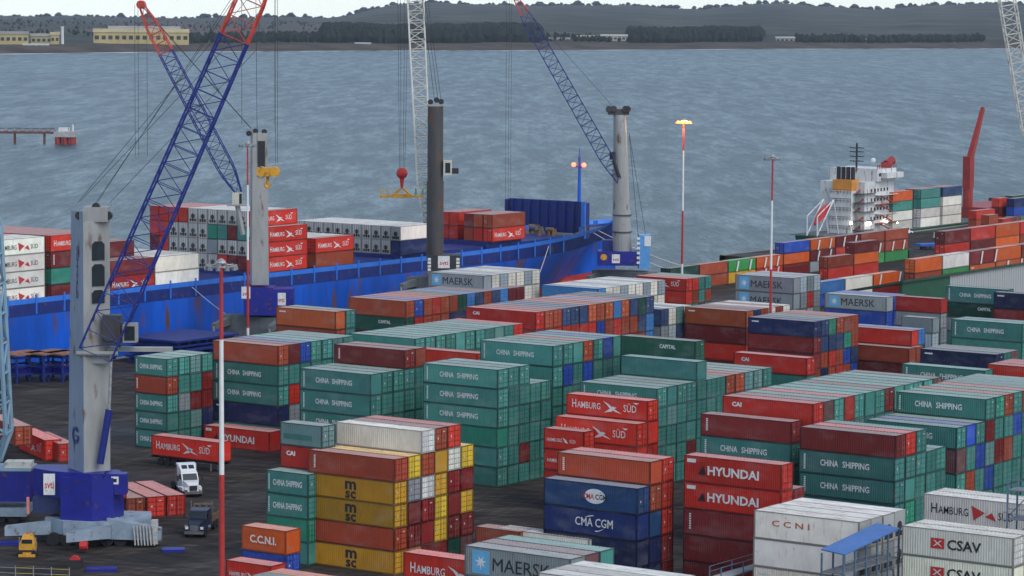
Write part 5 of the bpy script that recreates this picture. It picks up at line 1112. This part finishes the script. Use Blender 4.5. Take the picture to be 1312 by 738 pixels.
# hatch covers and spreader racks on the quay beside the ship
for i, (z, dx) in enumerate(((.15,0),(1.75,.5),(3.35,-.3))):
    o = thing('hatch_cover', f"dark blue steel hatch cover, {['lowest','middle','topmost'][i]} of the pile on the quay", 'hatch cover', (-350+dx, 399, z), 0, 'hatch covers piled on the quay')
    MB().box(-6,6,-8,8,0,.3).box(-6.2,6.2,-8.2,8.2,.9,1.25).build('plate', M_SHIPD, o)
    for k in range(7): MB().box(-5.9,5.9,-.1,.1,.3,.9).build('web', M_SHIPD, o, loc=(0,-7.2+k*2.4,0))
for i, (u, x) in enumerate(((28,-352),(62,-349.5),(86,-347))):
    p = atx(u, 470, x); o = thing('spreader_rack', f"rust topped dark blue spreader rack, {['leftmost','middle','rightmost'][i]} beside the ship", 'rack', (x, p.y, 0), R(90), 'spreader racks beside the ship')
    for sx_ in (-1,1):
        for sy_ in (-1,1): MB().rod((sx_*2.8,sy_*1.6,0),(sx_*2.8,sy_*1.6,4.6),.22,6).build('post', M_SHIPD, o)
    for z in (1.2,2.6,4.0): MB().box(-3,3,-1.8,-1.5,z,z+.3).box(-3,3,1.5,1.8,z,z+.3).box(-3,-2.7,-1.5,1.5,z,z+.3).box(2.7,3,-1.5,1.5,z,z+.3).build('shelf_frame', M_SHIPD, o)
    MB().box(-3.6,3.6,-2.2,2.2,4.6,4.85).build('top_plate', mat('rust_plate',(.26,.12,.07),.8,var=.5,scale=1), o)
    MB().box(-2.2,2.2,-1.2,1.2,1.5,2.3).build('spreader_beam', M_CBLUE, o)
# ------------------------------------------------------------------ covered stair and catwalks among the white stacks
M_CANB = mat('canopy_blue', (.06,.15,.38), .5, var=.15, scale=.8); M_PSTEEL = mat('painted_steel_blue', (.10,.16,.22), .55, var=.25, scale=1, rust=.1)
xw = atz(1101,669,11.6).x+3.6
pa, pb = atx(1082, 712, xw), atx(1153, 678, xw)
st = thing('covered_gantry', 'steel access gantry with sloping blue canopy beside the white refrigerated stack', 'gantry', (xw, pa.y, 0))
Ly = pb.y-pa.y; za, zb_ = pa.z, pb.z
MB().loft([[(-2.6,0,za+.25),(0,0,za),(0,0,za+.12),(-2.6,0,za+.37)],[(-2.6,Ly,zb_+.25),(0,Ly,zb_),(0,Ly,zb_+.12),(-2.6,Ly,zb_+.37)]]).build('canopy', M_CANB, st)
for i in range(6):
    y = Ly*i/5; zt = za+(zb_-za)*i/5
    for x in (-2.5,-.1): MB().box(x-.08,x+.08,y-.08,y+.08,0,zt).build('post', M_PSTEEL, st)
for lvl in (8.2, 5.2, 2.4):
    MB().box(-2.5,-.1,0,Ly,lvl-.12,lvl).build('walkway', M_MESHG, st)
    for x in (-.05,):
        for dz in (.55,1.1): MB().rod((x,0,lvl+dz),(x,Ly,lvl+dz),.04,5).build('handrail', M_PSTEEL, st)
    for i in range(5): MB().rod((-.05,Ly*i/5,lvl-.1),(-.05,Ly*(i+1)/5,lvl-2.8 if lvl > 3 else 0),.05,5).build('brace', M_PSTEEL, st)
xe = atz(1298.8,689.7,11.6).x
pg = atd(1291, 640, 1); pg = aty(1291, 640, atz(1298.8,689.7,11.6).y+5.6)
g2 = thing('access_tower', 'grey steel access tower cut off by the right edge', 'tower', (pg.x, pg.y, 0))
ztp = pg.z+2.0
for x in (0, 2.6):
    for y in (0, 2.2): MB().box(x-.08,x+.08,y-.08,y+.08,0,ztp).build('post', M_PSTEEL, g2)
for k in range(4): 
    z = ztp-1.0-k*2.9; MB().box(0,5,0,2.2,z-.1,z).build('platform', M_MESHG, g2)
    for dz in (.5,1.0): MB().rod((0,0,z+dz),(5,0,z+dz),.04,5).build('handrail', M_PSTEEL, g2)
    MB().rod((0,0,z-2.8),(2.6,0,z),.06,5).build('brace', M_PSTEEL, g2)
pc = aty(909, 739, atz(965.4,648,11.6).y-4.2); pd_ = pc+Vector((0,0,0))
cw = thing('catwalk', 'pale metal catwalk with thin railing at the bottom edge', 'catwalk', (pc.x, pc.y, 0))
q2 = atz(961, 722, pc.z); q3 = atz(975, 726, pc.z)
MB().prism([(0,0),(q3.x-pc.x, 0),(q3.x-pc.x, q2.y-pc.y),(0, q2.y-pc.y)], pc.z-.15, pc.z).build('deck', mat('catwalk_deck', (.34,.36,.36), .6, var=.2, scale=1), cw)
wX, wY = q3.x-pc.x, q2.y-pc.y
for x, y in [(0,0),(wX,0),(0,wY),(wX,wY),(0,wY/2),(wX,wY/2)]: MB().box(x-.05,x+.05,y-.05,y+.05,0,pc.z+1.1).build('post', M_PSTEEL, cw)
for dz in (.55,1.1):
    MB().rod((wX,0,pc.z+dz),(wX,wY,pc.z+dz),.035,5).rod((0,0,pc.z+dz),(0,wY,pc.z+dz),.035,5).build('handrail', M_PSTEEL, cw)
# ------------------------------------------------------------------ shed on the right and things on the far apron
M_SHG = mat('shed_green', (.012,.075,.035), .6, var=.2, scale=.4); M_SHW = mat('shed_cladding', (.40,.40,.39), .55, var=.12, scale=.3, stretch=.1)
ps = atx(1217, 350.5, -252); sh = thing('warehouse_shed', 'long warehouse with green and pale ribbed wall behind the teal stacks', 'warehouse', (-252, ps.y, 0)); zsh = ps.z
yl_ = atx(1156, 358, -252).y-ps.y
MB().box(-.5, 0, yl_, 0, 0, zsh-.3).build('green_wall', M_SHG, sh)
MB().box(-.6, -.2, 0, 75, 0, zsh-.3).build('core_wall', M_SHW, sh)
for i in range(72): MB().box(-.18, .05, .05, .9, 0, zsh-.35).build('cladding_panel', M_SHW, sh, loc=(0, .1+i*1.0, 0))
MB().loft([[(.5,yl_-.5,zsh-.35),(.5,yl_-.5,zsh+.12),(-15,yl_-.5,zsh-3.2),(-15,yl_-.5,zsh-3.6)],[(.5,75,zsh-.35),(.5,75,zsh+.12),(-15,75,zsh-3.2),(-15,75,zsh-3.6)]]).build('roof', mat('shed_roof_green',(.02,.06,.035),.7,var=.3,scale=.3), sh)
# cars and machinery on the apron
def car(u, v, z, paint, label, rz, van=False):
    p = atz(u, v, z); t = thing('car', label, 'car', (p.x, p.y, z), rz)
    MB().loft([[(-2.2,-.85,.35),(-2.2,.85,.35),(-2.2,.8,.95),(-2.2,-.8,.95)],[(-.2,-.88,.3),(-.2,.88,.3),(-.2,.85,1.0),(-.2,-.85,1.0)],[(2.2,-.8,.35),(2.2,.8,.35),(2.2,.72,.8),(2.2,-.72,.8)]]).build('body', paint, t)
    h = 2.0 if van else 1.5
    MB().loft([[(-2.1 if van else -1.7,-.8,.95),(-2.1 if van else -1.7,.8,.95),(1.2,.8,.9),(1.2,-.8,.9)],[(-2.0 if van else -1.2,-.68,h),(-2.0 if van else -1.2,.68,h),(.4,.68,h),(.4,-.68,h)]]).build('cabin', paint, t)
    for s in (-1,1):
        MB().box(-1.4,.6,s*.76-.02,s*.76+.02,1.0,h-.12).build('side_window', M_GLASS, t); MB().box(2.15,2.22,s*.6-.15,s*.6+.15,.6,.75).build('headlight', M_HL, t)
        for x in (-1.3,1.35): MB().rod((x,s*.82-.1,.33),(x,s*.82+.1,.33),.33,12).build('wheel', M_TYRE, t)
    MB().loft([[(1.22,-.7,.95),(1.22,.7,.95),(.42,.62,h-.06),(.42,-.62,h-.06)],[(1.26,-.7,.97),(1.26,.7,.97),(.46,.62,h-.04),(.46,-.62,h-.04)]]).build('windshield', M_GLASS, t)
car(1160, 300, 0, M_TWHITE, 'white pickup parked beside the far container stacks', R(70), True)
car(1203, 306, 0, mat('car_silver',(.4,.42,.42),.3), 'pale van parked on the far apron', R(95), True)
car(1250, 289, 0, mat('car_blue',(.02,.06,.3),.3), 'blue van parked below the dark red ship structure', R(80), True)
def heap(name, u, v, w, d, h, m, label, cat, seed):
    p = atz(u, v, 0); rg_ = random.Random(seed); t = thing(name, label, cat, (p.x, p.y, 0))
    for i in range(6):
        x, y = rg_.uniform(-w/2,w/2), rg_.uniform(-d/2,d/2); hh = h*rg_.uniform(.4,1); MB().loft([[(x-1.2,y-1.5,0),(x+1.2,y-1.5,0),(x+1.2,y+1.5,0),(x-1.2,y+1.5,0)],[(x-.9,y-1.5,hh),(x+1.0,y-1.2,hh*.85),(x+.9,y+1.4,hh*.9),(x-1.0,y+1.2,hh)]]).build('pile', m, t)
heap('covered_cargo', 1150, 331, 5, 14, 5, M_DARK, 'dark covered cargo beyond the orange container row', 'cargo', 1)
heap('covered_cargo', 1138, 327, 4, 8, 4.5, M_MESHG, 'grey covered cargo left of the dark cargo', 'cargo', 2)
p = atz(1208, 319, 0); tg = thing('flat_trailer', 'long blue flat trailer lying on the far apron', 'trailer', (p.x, p.y, 0), R(62))
MB().box(-8,8,-1.3,1.3,1.0,1.6).build('bed', M_SHIPB, tg); MB().box(7.4,8,-1.3,1.3,1.6,3.0).build('headboard', M_SHIPB, tg)
for x in (-6,-4.7,5):
    for s in (-1,1): MB().rod((x,s*1.1-.15,.5),(x,s*1.1+.15,.5),.5,12).build('wheel', M_TYRE, tg)
for i in range(5):
    p = atz(1285+i*9, 291-i*2, 0); add_cont(p.x, p.y, 0, 6.06, 2.59, 'RMBDR'[i], R(90)+.2*i, f"{['red','maroon','rust','green','red'][i]} short container standing alone on far apron, {['first','second','third','fourth','fifth'][i]} from ship", False, 'short containers on the far apron')
# tyre fender behind the teal roofs
p = atz(1149, 478, 9); tf_ = atz(1149, 476, 8.2)
# ------------------------------------------------------------------ jetty in the bay
pj = atz(84, 185, SEA_Z); jt = thing('jetty', 'rust brown jetty with grey end platform out in the bay', 'jetty', (pj.x, pj.y, SEA_Z), YAW)
sj = 3853.8/((Vector(pj)-CAM).dot(FWD))
MB().box(-5,5,-4,4,3.6,6.2).build('platform', mat('jetty_concrete',(.36,.35,.33),.8,var=.25,scale=.3), jt); MB().box(-3,2,-2,2,6.2,8).rod((3.5,0,6.2),(3.5,0,9.5),.5,8).build('hut', M_SWHITE, jt)
for x in (-3.4,0,3.4):
    for y in (-2.5,2.5): MB().rod((x,y,-3),(x,y,3.6),1.25,12).build('pile', M_SRED, jt)
MB().box(-60,-5,-1.3,1.3,5.0,6.0).build('deck', M_RUSTG, jt); tw_ = MB()
for i in range(14): x = -60+i*4; tw_.rod((x,-1.3,6),(x+2,-1.3,7.6),.14,4).rod((x+2,-1.3,7.6),(x+4,-1.3,6),.14,4)
tw_.rod((-60,-1.3,7.6),(-5,-1.3,7.6),.16,5).build('truss', M_RUSTG, jt, fix=False)
for i in range(4): MB().rod((-52+i*14,0,-3),(-52+i*14,0,5),.6,8).build('pile', M_RUSTG, jt)
# ------------------------------------------------------------------ buildings on the far shore
def building(u0, u1, v0, v1, dd, col, label, roofc=(.2,.19,.18), gable=True, nwin=0, depth=40):
    um = (u0+u1)/2; d = terr(um, 1)[0]+dd; x, y = gpt(um, d); zb = terr_z(um, d)-2; z1 = hgt(v0, um, d); s = F_PX/d
    w = (u1-u0)/s; zb = min(zb, hgt(v1, um, d)); h = max(3, z1-zb); t = thing('shore_building', label, 'building', (x, y, zb), YAW+(um-656)/F_PX*-1, 'buildings on the far shore')
    m = mat('wall_%d_%d_%d' % tuple(int(c*100) for c in col), col, .8, var=.2, scale=.05)
    hw = h*.78; MB().box(-w/2,w/2,0,depth,0,hw).build('wall', m, t)
    MB().loft([[(-w/2-1,-1,hw),(-w/2-1,depth/2,h),(-w/2-1,depth+1,hw)],[(w/2+1,-1,hw),(w/2+1,depth/2,h),(w/2+1,depth+1,hw)]]).build('roof', mat('sroof_%d' % int(roofc[0]*100), roofc, .8, var=.2, scale=.05), t)
    for i in range(nwin):
        xx = -w/2+w*(i+.5)/nwin; MB().box(xx-w/nwin*.3,xx+w/nwin*.3,-.4,-.05,hw*.45,hw*.75).build('window', M_GLASS, t)
YW = (.46,.36,.15)
building(121,241,37,58,260,YW,'long yellow factory shed on the far shore',(.42,.34,.17),nwin=14)
building(0,36,40,58,250,YW,'yellow shed at the far left of the opposite shore',(.25,.22,.18),nwin=5)
building(40,66,43,58,240,(.36,.31,.16),'low olive yellow shed between two yellow ones',(.28,.26,.2),nwin=4)
building(65,76,41,58,220,YW,'narrow tall yellow block beside the white chimney',(.4,.33,.18),nwin=2)
building(30,62,56,62,120,(.5,.48,.4),'low cream shed close to the far beach',(.55,.53,.48),nwin=4,depth=20)
building(140,230,33.5,40,420,(.33,.31,.22),'grey shed rising behind the long yellow factory',(.3,.29,.25),nwin=8)
building(362,420,46,56,700,(.5,.5,.49),'pale row of houses left of the dark wood',(.32,.3,.29),nwin=9,depth=25)
building(455,475,54.5,58,150,(.65,.65,.62),'small white house on the dark far beach',(.6,.6,.58),depth=14)
building(735,765,45,53,600,(.48,.46,.42),'pale village houses between the two woods',(.4,.36,.32),nwin=6,depth=20)
building(770,812,44,54,500,(.5,.45,.37),'cream buildings left of the right wood',(.45,.4,.33),nwin=8,depth=20)
building(702,730,48,54,500,(.42,.4,.33),'tan houses right of the blue boom',(.35,.3,.26),nwin=5,depth=20)
building(994,1028,47,55,350,(.5,.48,.44),'pale warehouse right of the right wood',(.45,.44,.42),nwin=6,depth=30)
building(1085,1120,49.5,55,300,(.42,.38,.3),'tan shed on the right of the far shore',(.4,.36,.3),nwin=5,depth=20)
building(1180,1206,51,56,260,(.45,.4,.34),'small tan shed toward the right edge of far shore',(.4,.36,.3),nwin=4,depth=20)
d_ = terr(80,1)[0]+210; x_, y_ = gpt(80, d_); zc_ = hgt(34, 80, d_)
tag(MB().rod((0,0,0),(0,0,zc_-4),2.4,12,1.9).rod((0,0,zc_-4),(0,0,zc_-2),2.6,12).build('chimney', mat('chimney_white',(.6,.6,.58)), None, loc=(x_,y_,2)), 'white chimney beside the yellow sheds on the far shore', 'chimney')
# ------------------------------------------------------------------ which containers show, and building them
def corners(c):
    X = c['L']/2; ca, sa = math.cos(c['rz']), math.sin(c['rz'])
    return [(c['x']+x*ca-y*sa, c['y']+x*sa+y*ca, c['z']+z) for z in (0, c['H']) for x, y in ((-X,-1.2),(X,-1.2),(X,1.2),(-X,1.2))]
bv, bf = [], []
for i, c in enumerate(CONT):
    o = len(bv); bv += corners(c); bf += [tuple(o+j for j in f) for f in ((0,3,2,1),(4,5,6,7),(0,1,5,4),(1,2,6,5),(2,3,7,6),(3,0,4,7))]
tree = BVHTree.FromPolygons([Vector(v) for v in bv], bf)
cnt = [0]*len(CONT)
for v in range(230, 738, 2):
    for u in range(0, 1312, 2):
        h = tree.ray_cast(CAM, ray(u, v).normalized(), 1500)
        if h[2] is not None: cnt[h[2]//6] += 1
order = sorted(range(len(CONT)), key=lambda i: -cnt[i])
shown = [i for i in order if cnt[i] > 0]
KEEP = set(shown[:310])
print('containers', len(CONT), 'visible', len(shown), 'individual', len(KEEP), 'smallest kept', min(cnt[i] for i in KEEP))
def child(name, me, m, par, col=None):
    if not me.materials: me.materials.append(m)
    o = ob(name, me, par)
    if col: o.color = (*col, 1)
    return o
M_PLATE = mat('data_plate_grey', (.42,.41,.39), .6, var=.25, scale=3)
for i in sorted(KEEP):
    c = CONT[i]; col, word, dk, reef = CODE[c['code']]; rg = random.Random(i*13+5)
    f = rg.uniform(.8, 1.2); col = tuple(min(1, q*f*rg.uniform(.95, 1.05)) for q in col)
    ms = container_meshes(c['L'], c['H'], bool(reef))
    rz = c['rz']+(0 if c['door'] or reef else math.pi)
    root = thing('refrigerated_container' if reef else 'shipping_container', c['label'], 'container', (c['x'], c['y'], c['z']), rz, c['grp'])
    child('wall', ms['wall'], M_PAINT, root, col); child('roof', ms['roof'], M_ROOF, root, col); child('frame', ms['frame'], M_PAINT, root, tuple(q*.4 for q in col))  # frame darker than its paint, standing in for the shaded gaps between containers
    if reef:
        p = child('machinery_panel', ms['panel'], M_PAINT, root, (.36,.37,.36)); child('compressor_grille', ms['grille'], M_DARK, p); child('fan', ms['fan'], M_DARK, p)
    else:
        for q in ('dl', 'dr'):
            dd = child('door', ms[q], M_PAINT, root, tuple(v_*.4 for v_ in col)); child('door_panel', ms[q+'s'], M_PAINT, dd, tuple(min(.8, v_*1.15) for v_ in col)); child('locking_bar', ms[q+'b'], M_PAINT, dd, tuple(min(.6, q*1.35+.035) for q in col)); child('data_plate', ms[q+'p'], M_PLATE, dd) if rg.random() < .6 else None
    if dk:
        for pr in decal(dk, c['L'], c['H']): ob('lettering', pr[1 if abs(rz-c['rz']) > 1 else 0], root)
# the rest, seen only as slivers or not at all, in one mesh
sv, sf, sc, sm_ = [], [], [], []
def add_mesh(me, c, col, mi):
    o = len(sv); ca, sa = math.cos(c['rz']), math.sin(c['rz'])
    for v in me.vertices:
        x, y, z = v.co; sv.append((c['x']+x*ca-y*sa, c['y']+x*sa+y*ca, c['z']+z))
    for p in me.polygons: sf.append(tuple(o+j for j in p.vertices)); sm_.append(mi)
    sc.extend([col]*len(me.vertices))
SIMPLE = {}
def simple(Ln, H):
    if (Ln, H) not in SIMPLE:
        X = Ln/2; w = MB(); corr(w, -X+.1, X-.1, .1, H-.1, -WY+.01, -1, .04, .56); corr_x(w, -1.1, 1.1, .1, H-.1, X-.02, 1, .045, .5)
        w.box(-X, X-.1, -WY+.06, WY-.02, .1, H-.1)
        for s in (-1, 1):
            for q in (.3, .8): w.rod((X+.005, s*q, .1), (X+.005, s*q, H-.1), .035, 4)
        g = MB(); g.box(-X, X, -WY, WY, 0, .14); g.box(-X, X, -WY, WY, H-.12, H-.04)
        for y_ in (-WY, WY-.13): g.box(X-.12, X+.003, y_, y_+.13, .14, H-.12)
        g.box(X-.06, X-.01, -.03, .03, .14, H-.12); g.box(-X, -X+.14, -WY, -WY+.1, .14, H-.12)
        for q in (.3, .5, .72): g.box(X-.05, X-.012, -1.05, 1.05, H*q-.03, H*q+.03)
        r = MB(); r.box(-X+.08, X-.08, -1.16, 1.16, H-.04, H-.015); SIMPLE[(Ln, H)] = (w.mesh('s'), r.mesh('s'), g.mesh('s'))
    return SIMPLE[(Ln, H)]
for i, c in enumerate(CONT):
    if i in KEEP: continue
    rg = random.Random(i*13+5); f = rg.uniform(.8, 1.15); col = tuple(min(1, q*f) for q in CODE[c['code']][0])
    a, b, g_ = simple(c['L'], c['H']); add_mesh(a, c, col, 0); add_mesh(b, c, col, 1); add_mesh(g_, c, tuple(q*.35 for q in col), 0)  # frame colour darkened here too, for the shade in the gaps
    if CODE[c['code']][3]:
        q_ = container_meshes(c['L'], c['H'], True); add_mesh(q_['panel'], c, (.36,.37,.36), 0); add_mesh(q_['grille'], c, (.02,.02,.02), 0); add_mesh(q_['fan'], c, (.02,.02,.02), 0)
if sv:
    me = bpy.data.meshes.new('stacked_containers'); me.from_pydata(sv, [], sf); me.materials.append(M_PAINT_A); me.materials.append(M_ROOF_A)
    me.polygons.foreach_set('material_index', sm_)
    at = me.attributes.new('paint', 'FLOAT_COLOR', 'POINT'); at.data.foreach_set('color', [q for c in sc for q in (*c, 1)])
    stuff(ob('stacked_containers', me), 'remaining mixed containers showing only slivers inside the yard stacks', 'containers')
# ------------------------------------------------------------------ sea air
hm = bpy.data.materials.new('sea_haze'); hm.use_nodes = True; n_ = hm.node_tree
for q_ in list(n_.nodes):
    if q_.type == 'BSDF_PRINCIPLED': n_.nodes.remove(q_)
pv = n_.nodes.new('ShaderNodeVolumePrincipled'); pv.inputs['Color'].default_value = (.80,.88,1.0,1); pv.inputs['Density'].default_value = 2.7e-5; pv.inputs['Anisotropy'].default_value = .2
n_.links.new(pv.outputs[0], [q_ for q_ in n_.nodes if q_.type == 'OUTPUT_MATERIAL'][0].inputs['Volume'])
hz_ = MB().box(-13500, 11500, -3500, 14500, -40, 190).build('haze', hm); hz_['kind'] = 'stuff'; hz_['label'] = 'thin pale sea haze over the whole bay'; hz_['category'] = 'haze'
